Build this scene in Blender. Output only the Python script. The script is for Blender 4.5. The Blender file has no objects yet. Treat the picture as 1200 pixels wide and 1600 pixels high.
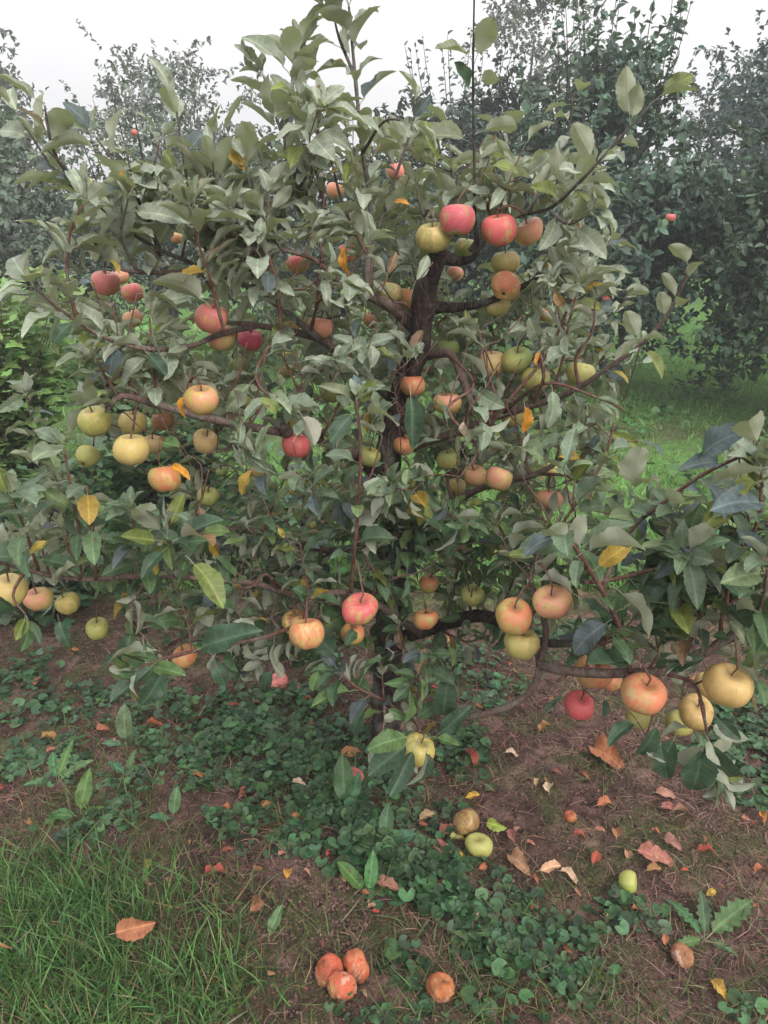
import bpy, math, random
import numpy as np
from mathutils import Vector, Matrix
from mathutils.bvhtree import BVHTree

random.seed(7)
rng = np.random.default_rng(7)
PI = math.pi
scn = bpy.context.scene

# ------------------------------------------------------------------ camera, sky, sun, exposure
PITCH = math.radians(21.4)
CAM_H = 1.5
cam_data = bpy.data.cameras.new('camera')
cam = bpy.data.objects.new('camera', cam_data)
scn.collection.objects.link(cam)
cam.location = (0, 0, CAM_H)
cam.rotation_euler = (PI / 2 - PITCH, 0, 0)
cam_data.sensor_fit = 'VERTICAL'
cam_data.sensor_height = 36
cam_data.lens = 27
cam_data.clip_start = 0.05
cam_data.clip_end = 2000
scn.camera = cam

world = bpy.data.worlds.new('World')
scn.world = world
world.use_nodes = True
wn = world.node_tree
wn.nodes.clear()
sky = wn.nodes.new('ShaderNodeTexSky')
sky.sky_type = 'NISHITA'
sky.sun_disc = False
sky.sun_elevation = math.radians(36)
sky.sun_rotation = math.radians(150)
sky.air_density = 1.2
sky.dust_density = 3.0
hsv = wn.nodes.new('ShaderNodeHueSaturation')
hsv.inputs['Saturation'].default_value = 0.25
wn.links.new(sky.outputs[0], hsv.inputs['Color'])
# overcast cloud deck: even, slightly cool white with faint clouding
tc = wn.nodes.new('ShaderNodeTexCoord')
nz = wn.nodes.new('ShaderNodeTexNoise')
nz.inputs['Scale'].default_value = 1.6
nz.inputs['Detail'].default_value = 4
wn.links.new(tc.outputs['Generated'], nz.inputs['Vector'])
cr = wn.nodes.new('ShaderNodeValToRGB')
cr.color_ramp.elements[0].position = 0.3
cr.color_ramp.elements[0].color = (7.9, 7.85, 8.0, 1)
cr.color_ramp.elements[1].position = 0.7
cr.color_ramp.elements[1].color = (9.3, 9.2, 9.2, 1)
wn.links.new(nz.outputs['Fac'], cr.inputs['Fac'])
mx = wn.nodes.new('ShaderNodeMixRGB')
mx.inputs['Fac'].default_value = 0.9
wn.links.new(hsv.outputs[0], mx.inputs[1])
wn.links.new(cr.outputs[0], mx.inputs[2])
bg = wn.nodes.new('ShaderNodeBackground')
bg.inputs['Strength'].default_value = 0.11
wo = wn.nodes.new('ShaderNodeOutputWorld')
# an overcast sky is darker at the horizon than overhead
sxyz = wn.nodes.new('ShaderNodeSeparateXYZ'); wn.links.new(tc.outputs['Generated'], sxyz.inputs[0])
mr = wn.nodes.new('ShaderNodeMapRange'); mr.inputs['From Min'].default_value = 0.0; mr.inputs['From Max'].default_value = 1.0
mr.inputs['To Min'].default_value = 0.50; mr.inputs['To Max'].default_value = 1.35
wn.links.new(sxyz.outputs[2], mr.inputs['Value'])
ml = wn.nodes.new('ShaderNodeMixRGB'); ml.blend_type = 'MULTIPLY'; ml.inputs['Fac'].default_value = 1.0
wn.links.new(mx.outputs[0], ml.inputs[1]); wn.links.new(mr.outputs[0], ml.inputs[2])
wn.links.new(ml.outputs[0], bg.inputs['Color'])
wn.links.new(bg.outputs[0], wo.inputs['Surface'])

sun_d = bpy.data.lights.new('sun', 'SUN')
sun_d.energy = 1.5
sun_d.angle = math.radians(30)
sun_d.color = (1.0, 0.95, 0.88)
sun = bpy.data.objects.new('sun', sun_d)
scn.collection.objects.link(sun)
el, az = math.radians(36), math.radians(150)
sdir = Vector((math.sin(az) * math.cos(el), math.cos(az) * math.cos(el), math.sin(el)))
sun.rotation_euler = sdir.to_track_quat('Z', 'Y').to_euler()

scn.view_settings.view_transform = 'Standard'
scn.view_settings.look = 'None'
scn.view_settings.exposure = 0.9
scn.view_settings.gamma = 1
scn.view_settings.use_curve_mapping = False
scn.cycles.max_bounces = 6
scn.cycles.transparent_max_bounces = 4

# ------------------------------------------------------------------ helpers
CT, ST = math.cos(PITCH), math.sin(PITCH)


def ray(px, py):
    u, v = (px - 600) / 1200, (800 - py) / 1200
    return np.array([u, CT + v * ST, -ST + v * CT])


def P(px, py, Y):
    """point on the vertical plane at distance Y"""
    d = ray(px, py)
    return np.array([0, 0, CAM_H]) + d * (Y / d[1])


def gz(x, y):
    """height of the ground"""
    x = np.asarray(x, float); y = np.asarray(y, float)
    z = 0.018 * np.sin(x * 3.1 + 1.3 * y) + 0.014 * np.sin(y * 4.7 - x * 1.9 + 1) + 0.006 * np.sin(x * 11 + y * 9)
    f = np.exp(-((x - 0.0) ** 2 + (y - 1.86) ** 2) / 0.09) * 0.03
    return z * np.exp(-np.maximum(0, np.hypot(x, y) - 12) / 10) + f


def G(px, py):
    d = ray(px, py)
    z = 0.0
    for _ in range(4):
        t = (z - CAM_H) / d[2]
        p = np.array([0, 0, CAM_H]) + d * t
        z = float(gz(p[0], p[1]))
    return np.array([p[0], p[1], z])


def proj(p):
    """pixel coordinates and depth of world points (n,3)"""
    p = np.atleast_2d(p) - np.array([0, 0, CAM_H])
    d = p[:, 1] * CT - p[:, 2] * ST
    up = p[:, 1] * ST + p[:, 2] * CT
    return 600 + 1200 * p[:, 0] / d, 800 - 1200 * up / d, d


def link(o, parent=None):
    scn.collection.objects.link(o)
    if parent is not None:
        o.parent = parent
    return o


def tag(o, label=None, cat=None, group=None, kind=None):
    if label: o['label'] = label
    if cat: o['category'] = cat
    if group: o['group'] = group
    if kind: o['kind'] = kind
    return o


def empty(name, loc, label, cat, group=None):
    o = bpy.data.objects.new(name, None)
    o.location = loc
    o.empty_display_size = 0.05
    link(o)
    return tag(o, label, cat, group)


def mesh_np(name, V, F, mat=None, tint=None, uv=None, smooth=True, mats=None, midx=None):
    V = np.asarray(V, np.float32); F = np.asarray(F, np.int32)
    me = bpy.data.meshes.new(name)
    k = F.shape[1]
    me.vertices.add(len(V)); me.loops.add(F.size); me.polygons.add(len(F))
    me.vertices.foreach_set('co', V.ravel())
    me.loops.foreach_set('vertex_index', F.ravel())
    me.polygons.foreach_set('loop_start', np.arange(0, F.size, k, dtype=np.int32))
    me.polygons.foreach_set('loop_total', np.full(len(F), k, np.int32))
    if smooth:
        me.polygons.foreach_set('use_smooth', np.ones(len(F), bool))
    if tint is not None:
        a = me.attributes.new('leaf_tint', 'FLOAT_COLOR', 'POINT')
        c = np.ones((len(V), 4), np.float32); c[:, :3] = tint
        a.data.foreach_set('color', c.ravel())
    if uv is not None:
        l = me.uv_layers.new(name='UVMap')
        l.data.foreach_set('uv', np.asarray(uv, np.float32)[F.ravel()].ravel())
    if mat: me.materials.append(mat)
    me.update(calc_edges=True)
    me.validate()
    return me


def nrm(a):
    a = np.asarray(a, float)
    return a / np.maximum(1e-9, np.linalg.norm(a, axis=-1, keepdims=True))


def frames(d, n):
    """rotation matrices (N,3,3) whose columns are x, y=d, z=normal"""
    d = nrm(d)
    x = nrm(np.cross(d, n))
    z = np.cross(x, d)
    return np.stack([x, d, z], axis=-1)


def scatter(tmpl, pos, R, scale, tint, variant=None):
    """join many transformed copies of template meshes; returns V, F, T, UV"""
    Vs, Fs, Ts, Us = [], [], [], []
    off = 0
    pos = np.asarray(pos, float); scale = np.asarray(scale, float)
    if scale.ndim == 1: scale = np.repeat(scale[:, None], 3, 1)
    if variant is None: variant = np.zeros(len(pos), int)
    for vi, (tv, tf, tu) in enumerate(tmpl):
        m = np.nonzero(variant == vi)[0]
        if len(m) == 0: continue
        loc = tv[None] * scale[m][:, None, :]
        w = np.einsum('nij,nkj->nki', R[m], loc) + pos[m][:, None, :]
        k = len(tv)
        Vs.append(w.reshape(-1, 3))
        Fs.append((tf[None] + (off + np.arange(len(m)) * k)[:, None, None]).reshape(-1, tf.shape[1]))
        Ts.append(np.repeat(tint[m], k, axis=0))
        Us.append(np.tile(tu, (len(m), 1)))
        off += k * len(m)
    return np.concatenate(Vs), np.concatenate(Fs), np.concatenate(Ts), np.concatenate(Us)


def catmull(pts, step=0.012):
    pts = [np.asarray(p, float) for p in pts]
    if len(pts) == 2:
        pts = [pts[0], (pts[0] + pts[1]) / 2, pts[1]]
    ext = [2 * pts[0] - pts[1]] + pts + [2 * pts[-1] - pts[-2]]
    out, par = [], []
    for i in range(1, len(ext) - 2):
        a, b, c, d = ext[i - 1:i + 3]
        n = max(2, int(np.linalg.norm(c - b) / step))
        for k in range(n):
            t = k / n
            out.append(0.5 * ((2 * b) + (c - a) * t + (2 * a - 5 * b + 4 * c - d) * t * t + (3 * b - a - 3 * c + d) * t ** 3))
            par.append(i - 1 + t)
    out.append(pts[-1]); par.append(len(pts) - 1)
    return np.array(out), np.array(par)


def tube_mesh(name, path, rad, mat, sides=8, knob=0.0, seed=0, cap=True):
    r = np.random.default_rng(seed)
    n = len(path)
    T = nrm(np.gradient(path, axis=0))
    ref = np.array([0, 0, 1.0]) if abs(T[0][2]) < 0.9 else np.array([1.0, 0, 0])
    x = nrm(np.cross(T[0], ref)); V = []
    ang = np.linspace(0, 2 * PI, sides, endpoint=False)
    ph = r.uniform(0, 6.28, 6)
    for i in range(n):
        x = nrm(x - np.dot(x, T[i]) * T[i]); y = np.cross(T[i], x)
        rr = rad[i] * (1 + knob * (np.sin(ang * 3 + i * 0.31 + ph[0]) * 0.5 + np.sin(ang * 2 - i * 0.57 + ph[1]) * 0.5
                                   + r.normal(0, 0.45, sides)))
        rr *= 1 + knob * 0.8 * math.sin(i * 0.9 + ph[2])
        V.append(path[i] + np.outer(np.cos(ang) * rr, x) + np.outer(np.sin(ang) * rr, y))
    V = np.concatenate(V + [path[:1], path[-1:]])
    F = []
    for i in range(n - 1):
        for k in range(sides):
            a = i * sides + k; b = i * sides + (k + 1) % sides
            F.append((a, b, b + sides)); F.append((a, b + sides, a + sides))
    e0, e1 = n * sides, n * sides + 1
    for k in range(sides):
        F.append((e0, (k + 1) % sides, k))
        F.append((e1, (n - 1) * sides + k, (n - 1) * sides + (k + 1) % sides))
    return mesh_np(name, V, F, mat)


# ------------------------------------------------------------------ materials
def new_mat(name):
    m = bpy.data.materials.new(name); m.use_nodes = True
    nt = m.node_tree; nt.nodes.clear()
    return m, nt


class NB:
    def __init__(s, nt): s.nt = nt
    def n(s, t, **k):
        x = s.nt.nodes.new('ShaderNode' + t)
        for a, b in k.items(): setattr(x, a, b)
        return x
    def l(s, a, b): s.nt.links.new(a, b)
    def val(s, x, i):
        if hasattr(x, 'is_linked') or hasattr(x, 'links'): s.l(x, i)
        else: i.default_value = x
    def math(s, op, a, b=0.0, c=0.0, clamp=False):
        x = s.n('Math', operation=op, use_clamp=clamp)
        s.val(a, x.inputs[0]); s.val(b, x.inputs[1]); s.val(c, x.inputs[2])
        return x.outputs[0]
    def mix(s, f, a, b, mode='MIX'):
        x = s.n('MixRGB', blend_type=mode)
        s.val(f, x.inputs[0])
        for v, i in ((a, 1), (b, 2)):
            if isinstance(v, tuple): x.inputs[i].default_value = (*v[:3], 1)
            else: s.l(v, x.inputs[i])
        return x.outputs[0]
    def noise(s, vec, scale, detail=3, rough=0.55, dist=0.0):
        x = s.n('TexNoise'); x.inputs['Scale'].default_value = scale
        x.inputs['Detail'].default_value = detail; x.inputs['Roughness'].default_value = rough
        x.inputs['Distortion'].default_value = dist
        if vec is not None: s.l(vec, x.inputs['Vector'])
        return x
    def ramp(s, f, stops, interp='LINEAR'):
        x = s.n('ValToRGB'); e = x.color_ramp.elements; x.color_ramp.interpolation = interp
        while len(e) < len(stops): e.new(0.5)
        for el_, (p, c) in zip(e, stops):
            el_.position = p
            el_.color = (*c, 1) if isinstance(c, tuple) else (c, c, c, 1)
        s.l(f, x.inputs[0]); return x.outputs[0]


def leaf_material(name, under=(0.38, 0.40, 0.325), under_mix=0.8, veins=True, rough=0.5, trans=0.22, spec=0.35, nscale=60):
    m, nt = new_mat(name); b = NB(nt)
    ga = b.n('Attribute', attribute_type='GEOMETRY', attribute_name='leaf_tint')
    oa = b.n('Attribute', attribute_type='OBJECT', attribute_name='tint')
    tint = b.mix(1.0, ga.outputs['Color'], oa.outputs['Vector'], 'ADD')
    geo = b.n('NewGeometry')
    tcn = b.n('TexCoord')
    nz_ = b.noise(geo.outputs['Position'], nscale, 3)
    spot = b.ramp(nz_.outputs['Fac'], [(0.3, 0.72), (0.5, 1.0), (0.72, 1.22)])
    col = b.mix(1.0, tint, spot, 'MULTIPLY')
    if veins:
        vs = b.n('TexVoronoi'); vs.inputs['Scale'].default_value = 38; b.l(geo.outputs['Position'], vs.inputs['Vector'])
        bl = b.noise(geo.outputs['Position'], 9, 2)
        bm = b.math('MULTIPLY', b.ramp(vs.outputs['Distance'], [(0.10, 1.0), (0.2, 0.0)]), b.ramp(bl.outputs['Fac'], [(0.46, 0.0), (0.56, 0.85)]))
        col = b.mix(bm, col, (0.13, 0.065, 0.03))
    hgt = nz_.outputs['Fac']
    if veins:
        sep = b.n('SeparateXYZ'); b.l(tcn.outputs['UV'], sep.inputs[0])
        au = b.math('ABSOLUTE', b.math('SUBTRACT', sep.outputs[0], 0.5))
        mid = b.math('SUBTRACT', 1.0, b.math('MULTIPLY', au, 26.0), clamp=True)
        w = b.math('FRACT', b.math('SUBTRACT', b.math('MULTIPLY', sep.outputs[1], 8.0), b.math('MULTIPLY', au, 5.5)))
        sv = b.math('SUBTRACT', 1.0, b.math('MULTIPLY', b.math('ABSOLUTE', b.math('SUBTRACT', w, 0.5)), 8.0), clamp=True)
        vein = b.math('MAXIMUM', mid, b.math('MULTIPLY', sv, 0.5))
        vc = b.mix(1.0, b.mix(1.0, col, (1.6, 1.6, 1.5), 'MULTIPLY'), (0.03, 0.035, 0.02), 'ADD')
        col = b.mix(b.math('MULTIPLY', vein, 0.8), col, vc)
        hgt = b.math('ADD', b.math('MULTIPLY', vein, -1.0), b.math('MULTIPLY', nz_.outputs['Fac'], 0.7))
    uc = b.mix(under_mix, col, under)
    if veins:
        uc = b.mix(b.math('MULTIPLY', vein, 0.5), uc, (0.36, 0.36, 0.26))
    fin = b.mix(geo.outputs['Backfacing'], col, uc)
    bump = b.n('Bump'); bump.inputs['Strength'].default_value = 0.35; bump.inputs['Distance'].default_value = 0.002
    b.l(hgt, bump.inputs['Height'])
    pr = b.n('BsdfPrincipled')
    b.l(fin, pr.inputs['Base Color'])
    b.val(b.math('ADD', b.math('MULTIPLY', geo.outputs['Backfacing'], 0.3), rough), pr.inputs['Roughness'])
    pr.inputs['Specular IOR Level'].default_value = spec
    b.l(bump.outputs[0], pr.inputs['Normal'])
    tr = b.n('BsdfTranslucent')
    b.l(b.mix(1.0, fin, (1.0, 1.15, 0.5), 'MULTIPLY'), tr.inputs['Color'])
    ms = b.n('MixShader'); ms.inputs[0].default_value = trans
    b.l(pr.outputs[0], ms.inputs[1]); b.l(tr.outputs[0], ms.inputs[2])
    out = b.n('OutputMaterial'); b.l(ms.outputs[0], out.inputs[0])
    return m


def bark_material(name, c0, c1, c2, scale=60, bump=0.6):
    m, nt = new_mat(name); b = NB(nt)
    geo = b.n('NewGeometry')
    mp = b.n('Mapping'); mp.inputs['Scale'].default_value = (1, 1, 0.35); b.l(geo.outputs['Position'], mp.inputs[0])
    n1 = b.noise(mp.outputs[0], scale, 6, 0.7, 0.6)
    n2 = b.noise(geo.outputs['Position'], scale * 0.22, 3)
    col = b.ramp(n1.outputs['Fac'], [(0.3, c0), (0.52, c1), (0.75, c2)])
    col = b.mix(b.ramp(n2.outputs['Fac'], [(0.5, 0.0), (0.68, 0.6)]), col, (0.16, 0.17, 0.14))
    vo = b.n('TexVoronoi', feature='DISTANCE_TO_EDGE'); vo.inputs['Scale'].default_value = scale * 0.9
    b.l(mp.outputs[0], vo.inputs['Vector'])
    h = b.math('ADD', n1.outputs['Fac'], b.math('MULTIPLY', b.math('MINIMUM', vo.outputs['Distance'], 0.15), 3.0))
    bp = b.n('Bump'); bp.inputs['Strength'].default_value = bump; bp.inputs['Distance'].default_value = 0.006
    b.l(h, bp.inputs['Height'])
    pr = b.n('BsdfPrincipled'); pr.inputs['Roughness'].default_value = 0.85
    pr.inputs['Specular IOR Level'].default_value = 0.25
    b.l(col, pr.inputs['Base Color']); b.l(bp.outputs[0], pr.inputs['Normal'])
    o = b.n('OutputMaterial'); b.l(pr.outputs[0], o.inputs[0])
    return m


def apple_material(name, rotten=False):
    m, nt = new_mat(name); b = NB(nt)
    base = b.n('Attribute', attribute_type='OBJECT', attribute_name='skin')
    blush = b.n('Attribute', attribute_type='OBJECT', attribute_name='blush')
    bdir = b.n('Attribute', attribute_type='OBJECT', attribute_name='blush_dir')
    amt = b.n('Attribute', attribute_type='OBJECT', attribute_name='blush_amount')
    tcn = b.n('TexCoord'); oi = b.n('ObjectInfo')
    off = b.n('VectorMath', operation='ADD'); b.l(tcn.outputs['Object'], off.inputs[0])
    cmb = b.n('CombineXYZ'); b.l(b.math('MULTIPLY', oi.outputs['Random'], 40.0), cmb.inputs[0]); b.l(cmb.outputs[0], off.inputs[1])
    v = off.outputs[0]
    n1 = b.noise(v, 38, 4, 0.6)
    # streaks running from stem to calyx
    mp = b.n('Mapping'); mp.inputs['Scale'].default_value = (1, 1, 0.22); b.l(v, mp.inputs[0])
    n2 = b.noise(mp.outputs[0], 120, 4, 0.65)
    dt = b.n('VectorMath', operation='DOT_PRODUCT')
    nn = b.n('VectorMath', operation='NORMALIZE'); b.l(tcn.outputs['Object'], nn.inputs[0])
    b.l(nn.outputs[0], dt.inputs[0]); b.l(bdir.outputs['Vector'], dt.inputs[1])
    f = b.math('ADD', b.math('MULTIPLY', dt.outputs['Value'], 0.55), amt.outputs['Fac'])
    f = b.math('ADD', f, b.math('MULTIPLY', b.math('SUBTRACT', n1.outputs['Fac'], 0.5), 3.2))
    f = b.math('ADD', f, b.math('MULTIPLY', b.math('SUBTRACT', n2.outputs['Fac'], 0.5), 3.4), clamp=True)
    f = b.math('SMOOTH_MIN', f, 0.93, 0.1)
    n3 = b.noise(v, 16, 2)
    bcol = b.mix(b.ramp(n3.outputs['Fac'], [(0.35, 0.0), (0.65, 0.6)]), base.outputs['Vector'], (0.40, 0.29, 0.10))
    col = b.mix(f, bcol, blush.outputs['Vector'])
    # pale lenticels and dark scab specks
    vo = b.n('TexVoronoi'); vo.inputs['Scale'].default_value = 230; b.l(v, vo.inputs['Vector'])
    col = b.mix(b.ramp(vo.outputs['Distance'], [(0.12, 0.6), (0.24, 0.0)]), col, (0.55, 0.42, 0.25))
    vo2 = b.n('TexVoronoi'); vo2.inputs['Scale'].default_value = 62; b.l(v, vo2.inputs['Vector'])
    big = b.noise(v, 22, 2)
    sp = b.math('MULTIPLY', b.ramp(vo2.outputs['Distance'], [(0.07, 1.0), (0.14, 0.0)]),
                b.ramp(big.outputs['Fac'], [(0.44, 0.0), (0.56, 0.8)]))
    col = b.mix(sp, col, (0.07, 0.04, 0.03))
    # russet around the stem hollow
    sp3 = b.n('SeparateXYZ'); b.l(nn.outputs[0], sp3.inputs[0])
    rs = b.math('ADD', sp3.outputs[2], b.math('MULTIPLY', b.math('SUBTRACT', n2.outputs['Fac'], 0.5), 0.35))
    col = b.mix(b.ramp(rs, [(0.83, 0.0), (1.0, 0.55)]), col, (0.19, 0.12, 0.05))
    bp = b.n('Bump'); bp.inputs['Strength'].default_value = 0.25 if not rotten else 0.8
    bp.inputs['Distance'].default_value = 0.0012 if not rotten else 0.004
    if rotten:
        mold = b.noise(v, 45, 5, 0.7)
        col = b.mix(b.ramp(mold.outputs['Fac'], [(0.56, 0.0), (0.64, 0.55)]), col, (0.55, 0.42, 0.33))
        col = b.mix(b.ramp(b.noise(v, 20, 3).outputs['Fac'], [(0.5, 0.0), (0.62, 0.6)]), col, (0.16, 0.045, 0.02))
        b.l(mold.outputs['Fac'], bp.inputs['Height'])
    else:
        b.l(b.math('ADD', n1.outputs['Fac'], b.math('MULTIPLY', n2.outputs['Fac'], 0.3)), bp.inputs['Height'])
    pr = b.n('BsdfPrincipled'); b.l(col, pr.inputs['Base Color'])
    pr.inputs['Roughness'].default_value = 0.4 if not rotten else 0.75
    pr.inputs['Specular IOR Level'].default_value = 0.32
    pr.inputs['Subsurface Weight'].default_value = 0.0
    b.l(bp.outputs[0], pr.inputs['Normal'])
    o = b.n('OutputMaterial'); b.l(pr.outputs[0], o.inputs[0])
    return m


M_leaf = leaf_material('apple_leaf')
M_far = leaf_material('far_leaf', under=(0.20, 0.24, 0.19), under_mix=0.4, veins=False, nscale=8, trans=0.15)
M_shrub = leaf_material('shrub_leaf', under=(0.22, 0.28, 0.18), under_mix=0.4, veins=True)
M_cover = leaf_material('cover_leaf', under_mix=0.2, veins=False, trans=0.15, nscale=90)
M_grass = leaf_material('grass_blade', under_mix=0.0, veins=False, trans=0.25, nscale=30, spec=0.25)
M_dry = leaf_material('dry_leaf', under=(0.36, 0.20, 0.13), under_mix=0.45, veins=True, trans=0.08, rough=0.7, spec=0.15)
M_straw = leaf_material('dry_straw', under_mix=0.0, veins=False, trans=0.05, rough=0.7, spec=0.2)
M_trunk = bark_material('trunk_bark', (0.012, 0.008, 0.008), (0.036, 0.023, 0.021), (0.12, 0.075, 0.062), 70, 1.0)
M_branch = bark_material('branch_bark', (0.055, 0.037, 0.033), (0.14, 0.093, 0.08), (0.26, 0.19, 0.16), 120, 0.5)
M_twig = bark_material('twig_bark', (0.06, 0.025, 0.022), (0.15, 0.07, 0.055), (0.24, 0.15, 0.11), 200, 0.4)
M_shoot = bark_material('shoot_bark', (0.055, 0.042, 0.038), (0.12, 0.098, 0.085), (0.22, 0.19, 0.165), 200, 0.4)
M_farbark = bark_material('far_bark', (0.02, 0.018, 0.018), (0.05, 0.042, 0.04), (0.1, 0.085, 0.075), 25, 0.8)
M_apple = apple_material('apple_skin')
M_rot = apple_material('rotten_skin', True)


def plain(name, c, rough=0.8):
    m, nt = new_mat(name); b = NB(nt)
    geo = b.n('NewGeometry'); nz_ = b.noise(geo.outputs['Position'], 300, 3)
    pr = b.n('BsdfPrincipled'); pr.inputs['Roughness'].default_value = rough
    b.l(b.mix(nz_.outputs['Fac'], tuple(x * 0.6 for x in c), tuple(min(1, x * 1.4) for x in c)), pr.inputs['Base Color'])
    o = b.n('OutputMaterial'); b.l(pr.outputs[0], o.inputs[0]); return m


M_stem = plain('stem', (0.12, 0.075, 0.045))
M_calyx = plain('calyx', (0.05, 0.035, 0.02))


# ------------------------------------------------------------------ ground
def ground_material():
    m, nt = new_mat('orchard_ground'); b = NB(nt)
    geo = b.n('NewGeometry'); pos = geo.outputs['Position']
    sep = b.n('SeparateXYZ'); b.l(pos, sep.inputs[0])
    n1 = b.noise(pos, 3.0, 4, 0.6); n2 = b.noise(pos, 26, 5, 0.65); n3 = b.noise(pos, 140, 3, 0.7)
    soil = b.ramp(n2.outputs['Fac'], [(0.3, (0.026, 0.015, 0.013)), (0.5, (0.078, 0.044, 0.037)), (0.72, (0.20, 0.12, 0.10))])
    litter = b.ramp(n3.outputs['Fac'], [(0.35, (0.03, 0.019, 0.015)), (0.55, (0.095, 0.06, 0.044)), (0.75, (0.22, 0.145, 0.11))])
    near = b.mix(b.ramp(n1.outputs['Fac'], [(0.42, 0.0), (0.6, 1.0)]), soil, litter)
    moss = b.ramp(n3.outputs['Fac'], [(0.35, (0.03, 0.04, 0.015)), (0.7, (0.10, 0.12, 0.045))])
    n4 = b.noise(pos, 5.0, 3)
    near = b.mix(b.ramp(n4.outputs['Fac'], [(0.47, 0.0), (0.58, 0.75)]), near, moss)
    green = b.ramp(n2.outputs['Fac'], [(0.3, (0.06, 0.11, 0.035)), (0.5, (0.11, 0.23, 0.055)), (0.75, (0.17, 0.32, 0.085))])
    yy = b.math('ADD', sep.outputs[1], b.math('MULTIPLY', b.math('SUBTRACT', n1.outputs['Fac'], 0.5), 1.2))
    far = b.ramp(b.math('DIVIDE', yy, 10.0, clamp=True), [(0.27, 0.0), (0.34, 0.95)])
    strip = b.math('SUBTRACT', 1.0, b.math('DIVIDE', b.math('ABSOLUTE', b.math('SUBTRACT', yy, 5.35)), 0.55), clamp=True)
    far = b.math('SUBTRACT', far, b.math('MULTIPLY', strip, 0.6), clamp=True)
    pk = b.noise(pos, 7.0, 4, 0.65)
    near = b.mix(b.ramp(pk.outputs['Fac'], [(0.52, 0.0), (0.66, 0.55)]), near, b.ramp(n3.outputs['Fac'], [(0.3, (0.16, 0.085, 0.075)), (0.7, (0.40, 0.25, 0.215))]))
    dk = b.noise(pos, 11.0, 4, 0.6)
    near = b.mix(b.ramp(dk.outputs['Fac'], [(0.35, 0.5), (0.47, 0.0)]), near, (0.035, 0.026, 0.024))
    col = b.mix(far, near, green)
    bp = b.n('Bump'); bp.inputs['Strength'].default_value = 0.9; bp.inputs['Distance'].default_value = 0.012
    b.l(b.math('ADD', n2.outputs['Fac'], b.math('MULTIPLY', n3.outputs['Fac'], 0.5)), bp.inputs['Height'])
    pr = b.n('BsdfPrincipled'); pr.inputs['Roughness'].default_value = 0.95
    pr.inputs['Specular IOR Level'].default_value = 0.15
    b.l(col, pr.inputs['Base Color']); b.l(bp.outputs[0], pr.inputs['Normal'])
    o = b.n('OutputMaterial'); b.l(pr.outputs[0], o.inputs[0]); return m


def ground_axis(lo, hi, c, fine, nfine, nout):
    a = np.linspace(c - fine, c + fine, nfine)
    l = c - fine - np.geomspace(0.05, c - fine - lo, nout)[::-1]
    r = c + fine + np.geomspace(0.05, hi - c - fine, nout)
    return np.concatenate([l, a, r])


gx = ground_axis(-400, 400, 0, 1.6, 200, 60)
gy = ground_axis(-400, 400, 1.8, 1.6, 200, 60)
X, Y = np.meshgrid(gx, gy)
Z = gz(X, Y) + 0.004 * rng.normal(size=X.shape) * (np.hypot(X, Y - 1.8) < 2.6)
V = np.stack([X.ravel(), Y.ravel(), Z.ravel()], 1)
nx_, ny_ = len(gx), len(gy)
I = np.arange(nx_ * ny_).reshape(ny_, nx_)
F = np.stack([I[:-1, :-1], I[:-1, 1:], I[1:, 1:], I[1:, :-1]], -1).reshape(-1, 4)
ground = bpy.data.objects.new('ground', mesh_np('ground', V, F, ground_material()))
link(ground); tag(ground, kind='structure')

# ------------------------------------------------------------------ leaf templates


def leaf_template(seed, n=12, width=0.29, fold=0.25, curl=0.35, wave=0.05, teeth=0.07, tipp=0.85, twist=0.15, petiole=0.28):
    r = np.random.default_rng(seed)
    ph = r.uniform(0, 6.28, 4)
    V, U = [], []
    for i in range(n + 1):
        t = i / n
        w = width * (math.sin(PI * min(1, t ** tipp)) ** 0.66) if 0 < t < 1 else 0.004
        if 0 < t < 1: w *= 1 + (teeth if i % 2 else -teeth)
        if t > .8: w *= 1.08
        cz = -curl * t * t + 0.02 * math.sin(t * 5 + ph[0])
        cy = t - 0.25 * curl * curl * t ** 3
        a = twist * (t - 0.3) * math.sin(ph[1])
        for s, q in ((-1, 1.0), (-1, 0.5), (0, 0), (1, 0.5), (1, 1.0)):
            x = s * q * w
            z = cz + fold * abs(x) * (1 + 0.3 * q) + wave * q * math.sin(t * 11 + ph[2] + (1.5 if s > 0 else 0)) * (w / width)
            z -= 0.35 * (abs(x) ** 2) / width * fold
            xr = x * math.cos(a) - (z - cz) * math.sin(a); zr = cz + x * math.sin(a) + (z - cz) * math.cos(a)
            V.append((xr, cy, zr)); U.append((0.5 + x * 1.0, t))
    F = []
    for i in range(n):
        for k in range(4):
            a0 = i * 5 + k
            F.append((a0, a0 + 1, a0 + 6)); F.append((a0, a0 + 6, a0 + 5))
    # petiole: a thin three sided stalk behind the blade
    b0 = len(V); pr_ = 0.011
    for j, yy in enumerate((-petiole, -petiole * 0.5, 0.03)):
        zz = 0.03 * math.sin(j * 1.6)
        if j == 2: zz = 0
        for k in range(3):
            V.append((pr_ * math.cos(k * 2.094), yy, zz - 0.008 + pr_ * math.sin(k * 2.094))); U.append((0.5, 0.02))
    for j in range(2):
        for k in range(3):
            a0 = b0 + j * 3 + k; a1 = b0 + j * 3 + (k + 1) % 3
            F.append((a0, a1, a1 + 3)); F.append((a0, a1 + 3, a0 + 3))
    V = np.array(V); V[:, 1] += petiole
    F = np.array(F); F = F[:, ::-1] if False else F
    return V, F, np.array(U)


LEAF = []
for i in range(14):
    r = random.Random(100 + i)
    LEAF.append(leaf_template(i, width=r.uniform(0.235, 0.32), fold=r.uniform(0.1, 0.85), curl=r.uniform(0.0, 0.55),
                              wave=r.uniform(0.02, 0.06), twist=r.uniform(-0.9, 0.9), tipp=r.uniform(0.8, 1.1), teeth=.045, n=14))

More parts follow.
